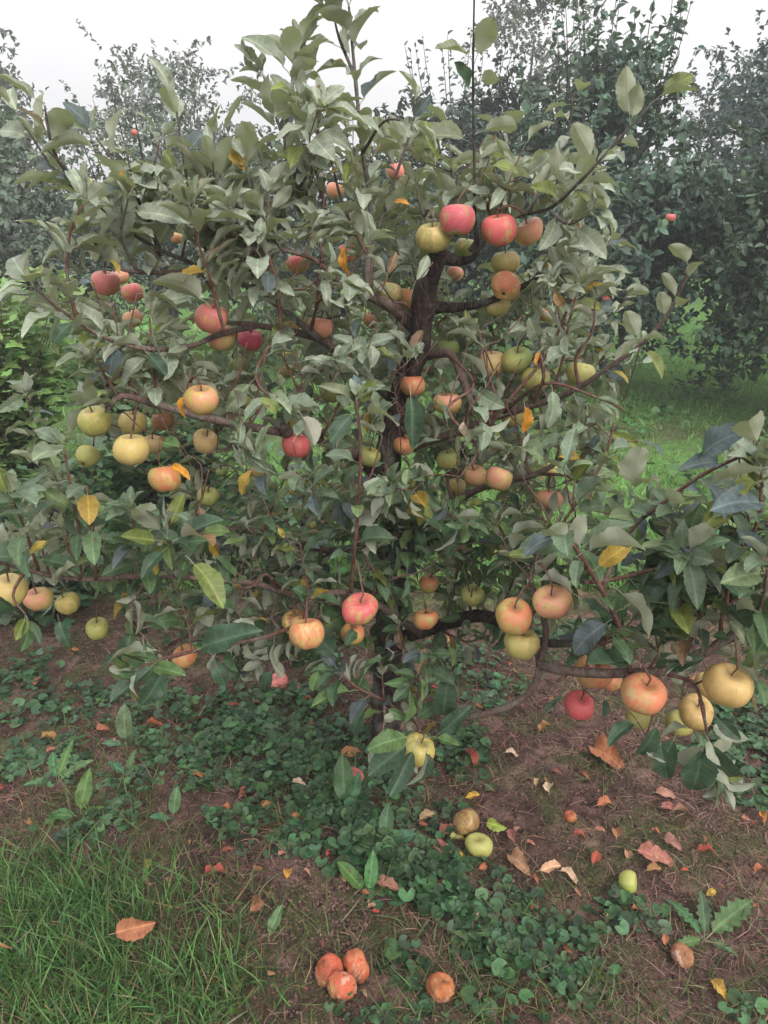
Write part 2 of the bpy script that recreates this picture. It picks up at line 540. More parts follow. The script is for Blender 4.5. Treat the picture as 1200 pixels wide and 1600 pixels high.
for i in range(8):   # narrower folded leaves of the upright shoots
    r = random.Random(400 + i)
    LEAF.append(leaf_template(80 + i, width=r.uniform(0.19, 0.25), fold=r.uniform(0.45, 1.15), curl=r.uniform(-0.1, 0.55),
                              wave=r.uniform(0.02, 0.07), twist=r.uniform(-1.1, 1.1), tipp=r.uniform(0.85, 1.1), teeth=.045, n=14))


def small_leaf(width=0.3, fold=0.5, curl=0.25):
    V = [(0, 0, 0), (-width * 0.85, 0.35, fold * width), (width * 0.85, 0.35, fold * width), (0, 0.5, 0),
         (-width * 0.7, 0.72, fold * width * .7 - curl * .5), (width * 0.7, 0.72, fold * width * .7 - curl * .5), (0, 1, -curl)]
    F = [(0, 3, 1), (0, 2, 3), (1, 3, 4), (3, 2, 5), (4, 3, 6), (3, 5, 6)]
    V = np.array(V, float)
    return V, np.array(F), np.stack([0.5 + V[:, 0], V[:, 1]], 1)


FARLEAF = [small_leaf(0.3, 0.5, 0.25), small_leaf(0.36, 0.2, 0.4), small_leaf(0.26, 0.8, 0.1)]


def fan_leaf(outline, cup=0.1, seed=0, fold=0.15):
    r = np.random.default_rng(seed)
    V = [(0, 0.32, -0.02)] + [(x, y, cup * (x * x + (y - .3) ** 2) * 2 + fold * abs(x) + r.normal(0, 0.015)) for x, y in outline]
    n = len(outline)
    F = [(0, k + 1, (k + 1) % n + 1) for k in range(n)]
    V = np.array(V, float)
    return V, np.array(F), np.stack([0.5 + V[:, 0], V[:, 1]], 1)


def lobed_outline():
    pts = []
    for ang, rr in ((-90, 0.12), (-60, .42), (-35, .52), (-20, .40), (0, .48), (20, .62), (35, .50), (52, .42), (68, .62), (90, .78),
                    (112, .62), (128, .42), (145, .50), (160, .62), (180, .48), (200, .40), (215, .52), (240, .42)):
        a = math.radians(ang)
        pts.append((rr * math.cos(a), 0.35 + rr * math.sin(a)))
    return pts


SHRUBLEAF = [fan_leaf(lobed_outline(), c, s, f) for c, s, f in ((0.05, 1, 0.1), (-0.15, 2, 0.3), (0.2, 3, 0.0), (-0.25, 4, 0.4))]


def round_outline(n=10, notch=True, seed=0):
    r = np.random.default_rng(seed)
    pts = []
    for k in range(n):
        a = -PI / 2 + 2 * PI * k / n
        rr = 0.5 * (1 + 0.07 * (k % 2) + r.normal(0, 0.03))
        if k == 0: rr = 0.12
        pts.append((rr * math.cos(a), 0.45 + rr * math.sin(a)))
    return pts


COVERLEAF = [fan_leaf(round_outline(11, seed=s), c, s, f) for c, s, f in ((0.15, 1, 0.1), (-0.15, 2, 0.15), (0.3, 3, -0.05), (0.0, 4, 0.25))]


def blade(width=0.03, bend=0.35, n=4, side=0.0):
    V, U = [], []
    for i in range(n + 1):
        t = i / n
        w = width * (1 - t ** 2.2) + 0.001
        y = bend * t * t; z = t * (1 - 0.25 * bend * t)
        V += [(-w + side * t * t, y, z), (w + side * t * t, y, z + 0.004)]
        U += [(0.45, t), (0.55, t)]
    F = []
    for i in range(n):
        a = 2 * i
        F += [(a, a + 1, a + 3), (a, a + 3, a + 2)]
    return np.array(V), np.array(F), np.array(U)


BLADES = [blade(0.02, 0.25, 4, .05), blade(0.016, 0.7, 5, -.1), blade(0.026, 0.5, 4, .15), blade(0.02, 1.0, 5, 0)]
STRAW = [(np.array([(-.012, 0, 0), (.012, 0, 0.002), (-.01, 0.5, .05), (.01, .5, .052), (-.004, 1, 0), (.004, 1, 0)]),
          np.array([(0, 1, 3), (0, 3, 2), (2, 3, 5), (2, 5, 4)]), np.array([(.5, .1)] * 6)),
         (np.array([(-.018, 0, 0), (.018, 0, 0.002), (.08, 0.5, .02), (.11, .5, .03), (-.004, 1, .05), (.004, 1, .05)]),
          np.array([(0, 1, 3), (0, 3, 2), (2, 3, 5), (2, 5, 4)]), np.array([(.5, .1)] * 6))]


def rotz_frames(n, tilt=0.3):
    """frames with z mostly up, random heading"""
    a = rng.uniform(0, 2 * PI, n)
    d = np.stack([np.cos(a), np.sin(a), rng.normal(0, tilt, n)], 1)
    up = np.stack([rng.normal(0, tilt, n), rng.normal(0, tilt, n), np.ones(n)], 1)
    return frames(d, up)


def vary(base, n, v=0.25, hue=0.12):
    c = np.asarray(base, float)[None] * (1 + rng.normal(0, v, (n, 1))).clip(0.4, 1.9)
    return (c * (1 + rng.normal(0, hue, (n, 3)))).clip(0.004, 0.9)


def stuff(name, V, F, T, U, mat, label, cat):
    o = bpy.data.objects.new(name, mesh_np(name, V, F, mat, T, U))
    link(o); return tag(o, label, cat, None, 'stuff')


# ------------------------------------------------------------------ ground cover, grass, litter
def patch_points(patches, per_m2):
    out = []
    for px, py, rx, ry, dens in patches:
        c = G(px, py)
        # pixel radii to metres on the ground
        ex = abs(G(px + rx, py)[0] - c[0]); ey = abs(G(px, py - ry)[1] - c[1])
        n = int(PI * ex * ey * per_m2 * dens)
        a = rng.uniform(0, 2 * PI, n); rr = np.sqrt(rng.uniform(0, 1, n)) * (1 + 0.16 * np.sin(3 * a + px) + 0.12 * np.sin(7 * a + py) + rng.normal(0, .12, n))
        out.append(np.stack([c[0] + ex * rr * np.cos(a), c[1] + ey * rr * np.sin(a)], 1))
    return np.concatenate(out)


cover_patches = [
    (520, 1215, 120, 75, 1), (400, 1180, 110, 55, .9), (560, 1270, 85, 60, 1), (640, 1335, 80, 50, 1), (705, 1385, 85, 50, 1),
    (780, 1430, 90, 55, 1), (850, 1500, 85, 50, 1), (760, 1480, 60, 40, .7), (900, 1540, 60, 30, .7), (330, 1130, 100, 50, .8),
    (450, 1110, 90, 40, .9), (210, 1100, 80, 35, .6), (90, 1105, 90, 30, .6), (60, 1195, 75, 40, .7), (150, 1300, 65, 40, .7),
    (30, 1060, 60, 25, .5), (370, 1285, 50, 35, .8), (1180, 1215, 80, 45, 1), (1120, 1190, 60, 30, .9), (990, 1430, 55, 28, .8),
    (760, 1085, 70, 28, .7), (605, 1395, 40, 25, .6), (640, 1505, 40, 35, .5), (650, 1570, 60, 35, .5), (715, 1175, 45, 40, .8),
    (560, 1590, 60, 20, .4), (780, 1580, 60, 25, .6), (320, 1200, 70, 30, .6), (200, 1235, 60, 30, .4), (480, 1300, 60, 40, .8),
    (900, 1470, 40, 20, .5), (560, 1330, 55, 40, .9), (1150, 1130, 80, 40, .9), (690, 1270, 50, 30, .6), (245, 1160, 50, 28, .8),
    (880, 1000, 90, 30, .6), (420, 1010, 120, 25, .6), (700, 1030, 80, 25, .5), (1170, 1590, 60, 20, .5), (50, 1440, 40, 30, .3)]
pp = patch_points(cover_patches, 6800)
pp = pp[(np.sin(pp[:, 0] * 23 + 2 * np.sin(pp[:, 1] * 9)) * np.sin(pp[:, 1] * 19 + 2 * np.sin(pp[:, 0] * 11)) + rng.normal(0, .35, len(pp))) > -.42]
n = len(pp)
# clumpy: pull points toward random clump centres
cc = pp[rng.integers(0, n, n // 14)]
d2 = ((pp[:, None, :] - cc[None]) ** 2).sum(-1) if n < 6000 else None
z = gz(pp[:, 0], pp[:, 1]) + rng.uniform(0.006, 0.045, n) * (0.6 + 0.5 * np.sin(pp[:, 0] * 17) * np.sin(pp[:, 1] * 15 + 1))
lobe = 0.6 + 0.4 * np.sin(pp[:, 0] * 9 + pp[:, 1] * 6)
T = vary((0.050, 0.105, 0.046), n, 0.4, 0.10)
V, F, T, U = scatter(COVERLEAF, np.column_stack([pp, z]), rotz_frames(n, 0.28), rng.uniform(0.012, 0.036, n) * (0.75 + 0.35 * lobe), T, rng.integers(0, 4, n))
stuff('ground_ivy', V, F, T, U, M_cover, 'low patches of round dark green leaves creeping over the bare soil', 'ground cover')


# lush grass lower left and short sparse grass elsewhere
def grass(name, pts, h, base, label, lean=0.35, wid=1.0, v=0.25):
    n = len(pts)
    zz = gz(pts[:, 0], pts[:, 1]) - 0.004
    R = rotz_frames(n, lean * 0.5)
    hs = rng.uniform(0.4, 1.15, n) * h
    tt_ = vary(base, n, v, 0.1); dm = rng.uniform(0, 1, n) < .07; tt_[dm] = vary((.24, .19, .11), int(dm.sum()), .3)
    S = np.stack([hs * 0 + h * wid, hs, hs], 1)
    V, F, T, U = scatter(BLADES, np.column_stack([pts, zz]), R, S, tt_, rng.integers(0, 4, n))
    return stuff(name, V, F, T, U, M_grass, label, 'grass')


g1 = patch_points([(60, 1530, 200, 140, 1), (200, 1590, 190, 80, 1), (40, 1400, 120, 60, .9), (330, 1520, 80, 80, .5), (20, 1470, 190, 90, .8), (380, 1570, 90, 50, .3), (230, 1400, 110, 50, .25)], 8500)
grass('lush_grass', g1, 0.105, (0.09, 0.18, 0.055), 'tall bright green grass blades in the near left corner', 0.75, 0.8, 0.4)
g2 = patch_points([(600, 1560, 620, 60, .5), (450, 1450, 300, 70, .5), (330, 1420, 100, 60, .6), (900, 1560, 320, 60, .6), (850, 1400, 70, 60, .3), (1150, 1460, 100, 60, .5),
                   (950, 1220, 60, 30, .5), (1080, 1330, 90, 50, .3), (100, 1280, 160, 60, .6), (300, 1330, 180, 50, .4), (250, 1170, 220, 60, .4),
                   (500, 1180, 250, 90, .15), (700, 1480, 120, 60, .4)], 4200)
grass('sparse_grass', g2, 0.075, (0.095, 0.125, 0.045), 'thin short grass growing through the leaf litter', 0.9, 1.0, 0.3)
# fresh grass of the alleys between the rows
na = 90000
ay = 2.9 + 9.5 * rng.uniform(0, 1, na) ** 1.5
ax_ = rng.uniform(-1, 1, na) * (1.1 + 0.66 * ay)
pts = np.stack([ax_, ay], 1)
keep = (np.abs(ay - 5.35 + 0.25 * np.sin(ax_ * 4)) > 0.45) | (rng.uniform(0, 1, na) < 0.3)
dens = 0.5 + 0.5 * np.sin(ax_ * 3.3 + np.sin(ay * 2)) * np.sin(ay * 3.1)
keep &= rng.uniform(0, 1, na) < (0.45 + 0.6 * dens)
pts = pts[keep]
grass('alley_grass', pts, 0.085, (0.18, 0.34, 0.10), 'fresh green grass of the alley between the tree rows', 0.6, 1.7)
pp = np.stack([rng.uniform(-1, 1, 9000), 2.9 + 5.5 * rng.uniform(0, 1, 9000)], 1); pp[:, 0] *= 0.9 + 0.62 * pp[:, 1]
m_ = (np.sin(pp[:, 0] * 5 + 1) * np.sin(pp[:, 1] * 4.1) + rng.normal(0, .4, len(pp))) > 0.25
pp = pp[m_]; n = len(pp)
V, F, T, U = scatter(COVERLEAF, np.column_stack([pp, gz(pp[:, 0], pp[:, 1]) + rng.uniform(.02, .09, n)]), rotz_frames(n, .35),
                     rng.uniform(.035, .075, n), vary((0.09, 0.18, 0.06), n, .25), rng.integers(0, 4, n))
stuff('alley_weeds', V, F, T, U, M_cover, 'broad leaved weeds scattered through the alley grass', 'weeds')

ns = 52000
sy = 0.75 + 2.4 * rng.uniform(0, 1, ns) ** 0.9
sx = rng.uniform(-1, 1, ns) * (0.35 + 0.62 * sy)
k_ = (rng.uniform(0, 1, ns) < 0.35 + 0.65 * (np.sin(sx * 6 + 2) * np.sin(sy * 5) > -0.2))
k_ &= (np.hypot((sx - G(500, 1395)[0]) / 0.11, (sy - G(500, 1395)[1]) / 0.13) > 1)
sx, sy = sx[k_], sy[k_]; ns = len(sx)
V, F, T, U = scatter(STRAW, np.stack([sx, sy, gz(sx, sy) + rng.uniform(0.001, 0.012, ns)], 1), rotz_frames(ns, 0.16),
                     rng.uniform(0.012, 0.06, ns), vary((0.185, 0.110, 0.085), ns, 0.55, 0.12), rng.integers(0, 2, ns))
stuff('dry_litter', V, F, T, U, M_straw, 'dry brown grass clippings and twigs lying over the soil', 'litter')
# crumbly soil clods
nc = 26000
sy = 0.8 + 2.0 * rng.uniform(0, 1, nc); sx = rng.uniform(-1, 1, nc) * (0.35 + 0.6 * sy)
c0 = G(500, 1395)
sx[:1400] = c0[0] + rng.normal(0, .06, 1400); sy[:1400] = c0[1] + rng.normal(0, .075, 1400)
CL = []
for s in range(3):
    r = np.random.default_rng(s)
    v = nrm(np.array([(1, 0, 0), (-1, 0, 0), (0, 1, 0), (0, -1, 0), (0, 0, 1), (0, 0, -1)], float)) * r.uniform(.6, 1.1, (6, 1))
    f = np.array([(0, 2, 4), (2, 1, 4), (1, 3, 4), (3, 0, 4), (2, 0, 5), (1, 2, 5), (3, 1, 5), (0, 3, 5)])
    CL.append((v, f, np.full((6, 2), .5)))
V, F, T, U = scatter(CL, np.stack([sx, sy, gz(sx, sy)], 1), rotz_frames(nc, .5), rng.uniform(.0015, .007, nc),
                     vary((0.13, 0.078, 0.065), nc, .4, .06), rng.integers(0, 3, nc))
stuff('soil_crumbs', V, F, T, U, M_straw, 'loose reddish brown soil crumbs among the litter', 'soil')

# ------------------------------------------------------------------ evening haze
hv = bpy.data.materials.new('haze_air'); hv.use_nodes = True; hv.node_tree.nodes.clear()
hp = hv.node_tree.nodes.new('ShaderNodeVolumePrincipled'); ho = hv.node_tree.nodes.new('ShaderNodeOutputMaterial')
hp.inputs['Color'].default_value = (0.92, 0.95, 0.98, 1); hp.inputs['Density'].default_value = 0.008; hp.inputs['Anisotropy'].default_value = 0.1
hv.node_tree.links.new(hp.outputs[0], ho.inputs['Volume'])
HB = np.array([(x, y, z) for x in (-410, 410) for y in (-410, 410) for z in (-1.2, 8.5)], float)
HF = np.array([(0, 1, 3, 2), (4, 6, 7, 5), (0, 4, 5, 1), (2, 3, 7, 6), (0, 2, 6, 4), (1, 5, 7, 3)])
hz = bpy.data.objects.new('haze', mesh_np('haze', HB, HF, hv, smooth=False)); link(hz); tag(hz, kind='stuff')

# ------------------------------------------------------------------ background trees


def far_tree(name, x, y, h, rad, z0, nshoot, tint, label, cat='tree', group=None, upright=6, lsize=0.06, lps=16, up_h=0.6, seed=0, trunk_r=0.06, squash=1.0, slen=0.34, upt=0.4, inner=0.3):
    global rng
    r = np.random.default_rng(seed + 50)
    root = empty(name, (x, y, 0), label, cat, group)
    base = np.array([0, 0, -0.05])
    top = np.array([r.normal(0, .06), r.normal(0, .06), h * 0.72])
    path, par = catmull([base, np.array([r.normal(0, .04), 0, h * .25]), np.array([r.normal(0, .08), 0, h * .5]), top], 0.08)
    me = tube_mesh('trunk', path, trunk_r * (1 - 0.75 * np.linspace(0, 1, len(path))), M_farbark, 8, 0.06, seed)
    link(bpy.data.objects.new('trunk', me), root)
    for k in range(7):
        i = int(len(path) * r.uniform(0.25, 0.85)); a = k * 2.4 + r.uniform(0, .6)
        L = rad * r.uniform(0.6, 0.95)
        p0 = path[i]; p1 = p0 + np.array([math.cos(a) * L * .55, math.sin(a) * L * .55, L * .35]); p2 = p0 + np.array([math.cos(a) * L, math.sin(a) * L, L * r.uniform(.3, 1.0)])
        pb, _ = catmull([p0, p1, p2], 0.08)
        me = tube_mesh('branch', pb, trunk_r * .45 * (1 - 0.8 * np.linspace(0, 1, len(pb))), M_farbark, 6, 0.05, seed + k)
        link(bpy.data.objects.new('branch', me), root)
    # shoots carrying leaves, in clumps over the crown's volume
    cz = (z0 + h) / 2; rz = (h - z0) / 2
    ncl = max(8, nshoot // 14)
    u = nrm(r.normal(size=(ncl, 3))); q = r.uniform(inner, 1, ncl) ** 0.6
    q *= 1 + 0.12 * np.sin(u[:, 0] * 5 + seed) + 0.1 * np.sin(u[:, 2] * 7 + seed)
    C = u * q[:, None] * np.array([rad, rad, rz])
    C[:, :2] *= (1 - 0.25 * (C[:, 2:3] / rz) * squash)
    ci = r.integers(0, ncl, nshoot)
    S = C[ci] + r.normal(0, rad * 0.13, (nshoot, 3))
    S[:, 2] += cz
    D = nrm(S * np.array([1, 1, 0.0]) / rad + np.array([0, 0, upt]) + r.normal(0, .45, (nshoot, 3)))
    L = r.uniform(.5, 1.2, nshoot) * slen
    if upright:
        a = r.uniform(0, 6.28, upright); rr = np.sqrt(r.uniform(0, 1, upright)) * rad * .55
        S2 = np.stack([np.cos(a) * rr, np.sin(a) * rr, np.full(upright, h - 0.25 * rz) - rr * .3], 1)
        D2 = nrm(np.stack([np.cos(a) * .2, np.sin(a) * .2, np.ones(upright)], 1) + r.normal(0, .08, (upright, 3)))
        for k in range(upright):
            pb, _ = catmull([S2[k] - D2[k] * .3, S2[k] + D2[k] * up_h * .5 + r.normal(0, .02, 3), S2[k] + D2[k] * up_h], .08)
            me = tube_mesh('shoot', pb, .007 * (1 - .7 * np.linspace(0, 1, len(pb))), M_farbark, 4, 0, k)
            link(bpy.data.objects.new('shoot', me), root)
        m = int(up_h / 0.045)
        tt = np.tile(np.linspace(0.0, 1, m), upright); kk = np.repeat(np.arange(upright), m)
        pos2 = S2[kk] + D2[kk] * (tt * up_h)[:, None]
    tt = r.uniform(0, 1, (nshoot, lps))
    pos = S[:, None] + D[:, None] * (tt * L[:, None])[..., None]
    pos[..., 2] -= 0.12 * (tt ** 2) * L[:, None]
    pos = pos.reshape(-1, 3); DD = np.repeat(D, lps, 0)
    if upright:
        pos = np.concatenate([pos, pos2]); DD = np.concatenate([DD, D2[kk]])
    n = len(pos)
    ld = nrm(DD * .6 + nrm(r.normal(size=(n, 3))) * .9 + np.array([0, 0, -.15]))
    nn_ = np.array([0, 0, 1.0]) + nrm(pos * [1, 1, 0]) * .5 + r.normal(0, .45, (n, 3))
    cl_t = r.uniform(.75, 1.3, ncl)
    tb = np.asarray(tint)[None] * np.concatenate([np.repeat(cl_t[ci], lps), np.ones(n - nshoot * lps)])[:, None]
    T = (tb * (1 + r.normal(0, .2, (n, 1))) * (1 + r.normal(0, .07, (n, 3)))).clip(.005, .6)
    V, F, T, U = scatter(FARLEAF, pos + ld * .0, frames(ld, nn_), r.uniform(.7, 1.15, n) * lsize, T, r.integers(0, 3, n))
    o = bpy.data.objects.new('foliage', mesh_np('foliage', V, F, M_far, T, U))
    link(o, root); o['kind'] = 'stuff'
    return root


DG = (0.070, 0.118, 0.082)
far_tree('orchard_tree', 1.75, 6.9, 2.45, 1.0, 0.35, 1150, DG, 'dark leafy orchard tree with tall upright shoots, right of the near apple tree', group='trees of the next orchard row', upright=18, up_h=0.95, lsize=.082, seed=1)
far_tree('orchard_tree', 3.4, 5.7, 2.15, 1.15, 0.22, 1300, (0.072, 0.12, 0.072), 'dense low orchard tree at the right edge overhanging the grass alley', group='trees of the next orchard row', upright=6, up_h=.35, lsize=.074, seed=2)
far_tree('orchard_tree', 4.3, 8.8, 3.1, 1.3, 0.5, 900, (0.062, 0.100, 0.095), 'bluish dark tree rising behind the dense low tree at the right edge', group='trees of the next orchard row', upright=8, up_h=.5, lsize=.07, seed=3)
far_tree('orchard_tree', 0.75, 8.6, 2.7, 0.9, 0.5, 800, (0.045, 0.07, 0.058), 'dark slender tree behind the upright bare shoot of the near apple tree', group='trees of the next orchard row', upright=14, up_h=.7, lsize=.07, seed=4)
far_tree('orchard_tree', -0.6, 7.5, 2.05, 0.95, 0.4, 800, (0.06, 0.09, 0.06), 'low bushy orchard tree directly behind the near apple tree', group='trees of the next orchard row', upright=5, up_h=.3, lsize=.06, seed=5)
far_tree('orchard_tree', -2.05, 7.4, 2.3, 0.95, 0.35, 800, (0.13, 0.165, 0.13), 'pale loose orchard tree with red apples left of the near tree top', group='trees of the next orchard row', upright=8, up_h=.45, lsize=.055, seed=6)
far_tree('orchard_tree', -3.3, 7.1, 2.15, 0.85, 0.3, 750, (0.115, 0.155, 0.11), 'orchard tree with one very tall thin leafy shoot at the left', group='trees of the next orchard row', upright=4, up_h=.85, lsize=.055, seed=7)
far_tree('orchard_tree', -4.3, 7.0, 1.75, 1.2, 0.15, 1100, (0.075, 0.115, 0.08), 'dark dense bushy tree at the left edge', group='trees of the next orchard row', upright=3, up_h=.3, lsize=.06, seed=8)
far_tree('broad_tree', -8.0, 16.5, 4.9, 1.5, 1.2, 500, (0.10, 0.12, 0.10), 'distant round topped tree at the left edge of the skyline', upright=0, lsize=.13, slen=.6, seed=9)
far_tree('birch_tree', 2.6, 15.0, 5.9, 1.0, 1.5, 420, (0.13, 0.14, 0.125), 'distant pale feathery tree behind the bare top shoot', upright=8, up_h=.9, lsize=.085, slen=.6, upt=1.0, seed=10)
far_tree('pear_tree', -3.3, 13.0, 3.55, 1.3, .9, 420, (0.15, 0.17, 0.155), 'distant greyish tree with airy rounded crown left of the top shoots', upright=7, up_h=.5, lsize=.08, slen=.5, seed=11)
far_tree('pear_tree', 6.9, 14.0, 3.9, 1.9, .8, 800, (0.04, 0.06, 0.055), 'distant dark tree at the right edge of the skyline', upright=7, up_h=.6, lsize=.09, slen=.5, seed=12)
# far wood closing the orchard
n = 34000
fx = rng.uniform(-26, 26, n); fy = rng.uniform(19, 24, n)
hh = 2.0 + 0.55 * np.sin(fx * .9) + .4 * np.sin(fx * 2.3 + 1) + .3 * np.sin(fx * 5.1)
fz = rng.uniform(0, 1, n) ** .8 * hh
V, F, T, U = scatter(FARLEAF, np.stack([fx, fy, fz], 1), frames(rng.normal(size=(n, 3)), rng.normal(size=(n, 3)) + [0, -.3, 1]),
                     rng.uniform(.16, .3, n), vary((0.055, 0.08, 0.065), n), rng.integers(0, 3, n))
stuff('far_orchard', V, F, T, U, M_far, 'far rows of orchard foliage closing the view', 'trees')

# ------------------------------------------------------------------ leafy shrubs in the left middle ground


def shrub(x, y, h, rad, nst, tint, label, seed):
    r = np.random.default_rng(seed)
    root = empty('leafy_shrub', (x, y, float(gz(x, y))), label, 'shrub', 'shrubs left of the apple tree')
    recs = []
    for k in range(nst):
        a = r.uniform(0, 6.28); q = r.uniform(.2, 1) * rad; hk = h * r.uniform(.55, 1.05)
        p0 = np.array([math.cos(a) * .05, math.sin(a) * .05, -.02]); p2 = np.array([math.cos(a) * q, math.sin(a) * q, hk])
        p1 = (p0 + p2) / 2 * np.array([.7, .7, 1.15])
        pb, _ = catmull([p0, p1, p2], .03)
        if k < 40:
            me = tube_mesh('stem', pb, .005 * (1 - .6 * np.linspace(0, 1, len(pb))), M_twig, 5, 0, k)
            link(bpy.data.objects.new('stem', me), root)
        ph = r.uniform(0, 6.28)
        for i in range(int(len(pb) * .15), len(pb)):
            for j in range(2):
                ph += 2.4
                d = nrm(np.array([math.cos(ph), math.sin(ph), r.uniform(-.2, .5)]))
                recs.append((pb[i] + d * r.uniform(.02, .09), d, np.array([0, 0, 1.0]) + d * .4 + r.normal(0, .3, 3)))
    n = len(recs)
    pos = np.array([q[0] for q in recs]); d = np.array([q[1] for q in recs]); nn_ = np.array([q[2] for q in recs])
    T = (np.asarray(tint)[None] * (1 + r.normal(0, .25, (n, 1))) * (1 + r.normal(0, .1, (n, 3)))).clip(.01, .5)
    V, F, T, U = scatter(SHRUBLEAF, pos, frames(d, nn_), r.uniform(.045, .085, n), T, r.integers(0, 4, n))
    o = bpy.data.objects.new('foliage', mesh_np('foliage', V, F, M_shrub, T, U)); link(o, root); o['kind'] = 'stuff'


shrub(-1.75, 3.45, 1.22, .46, 34, (0.17, 0.27, 0.09), 'light green lobed leaf shrub, tallest at the left behind the apple tree', 1)
shrub(-1.35, 2.75, .62, .42, 24, (0.075, 0.135, 0.075), 'dark green low shrub under the left branches of the apple tree', 2)
shrub(-0.95, 3.3, .72, .45, 24, (0.10, 0.17, 0.085), 'mid green shrub just behind the left limb of the apple tree', 3)
shrub(-1.25, 3.75, 1.0, .42, 26, (0.14, 0.235, 0.08), 'yellowish green shrub between the tallest shrub and the apple tree', 6)
shrub(-2.3, 4.3, .8, .5, 24, (0.14, 0.23, 0.08), 'light green shrub at the left edge beyond the tallest shrub', 4)
shrub(-0.45, 3.0, .42, .4, 18, (0.06, 0.11, 0.065), 'small low shrub behind the trunk of the apple tree', 5)

# ------------------------------------------------------------------ the apple tree
tb = G(600, 1182)
TREE_LOC = np.array([tb[0], tb[1], tb[2] - 0.01])
tree = empty('apple_tree', TREE_LOC, 'low apple tree full of red and yellow apples growing in bare soil', 'tree')
BR = []      # dict(obj, path, rad)
pool_p, pool_i, pool_r = [], [], []


def add_branch(name, pts, radii, mat, sides=8, knob=0.05, step=0.012, pool=True):
    path, par = catmull(pts, step)
    rad = np.interp(par, np.linspace(0, par[-1], len(radii)), radii)
    me = tube_mesh(name, path - TREE_LOC, rad, mat, sides, knob, len(BR))
    o = bpy.data.objects.new(name, me); link(o, tree)
    BR.append(dict(obj=o, path=path, rad=rad))
    if pool:
        for k in range(0, len(path), 2):
            pool_p.append(path[k]); pool_i.append(len(BR) - 1); pool_r.append(rad[k])
    return len(BR) - 1


def PX(lst):
    return [P(*a) for a in lst]


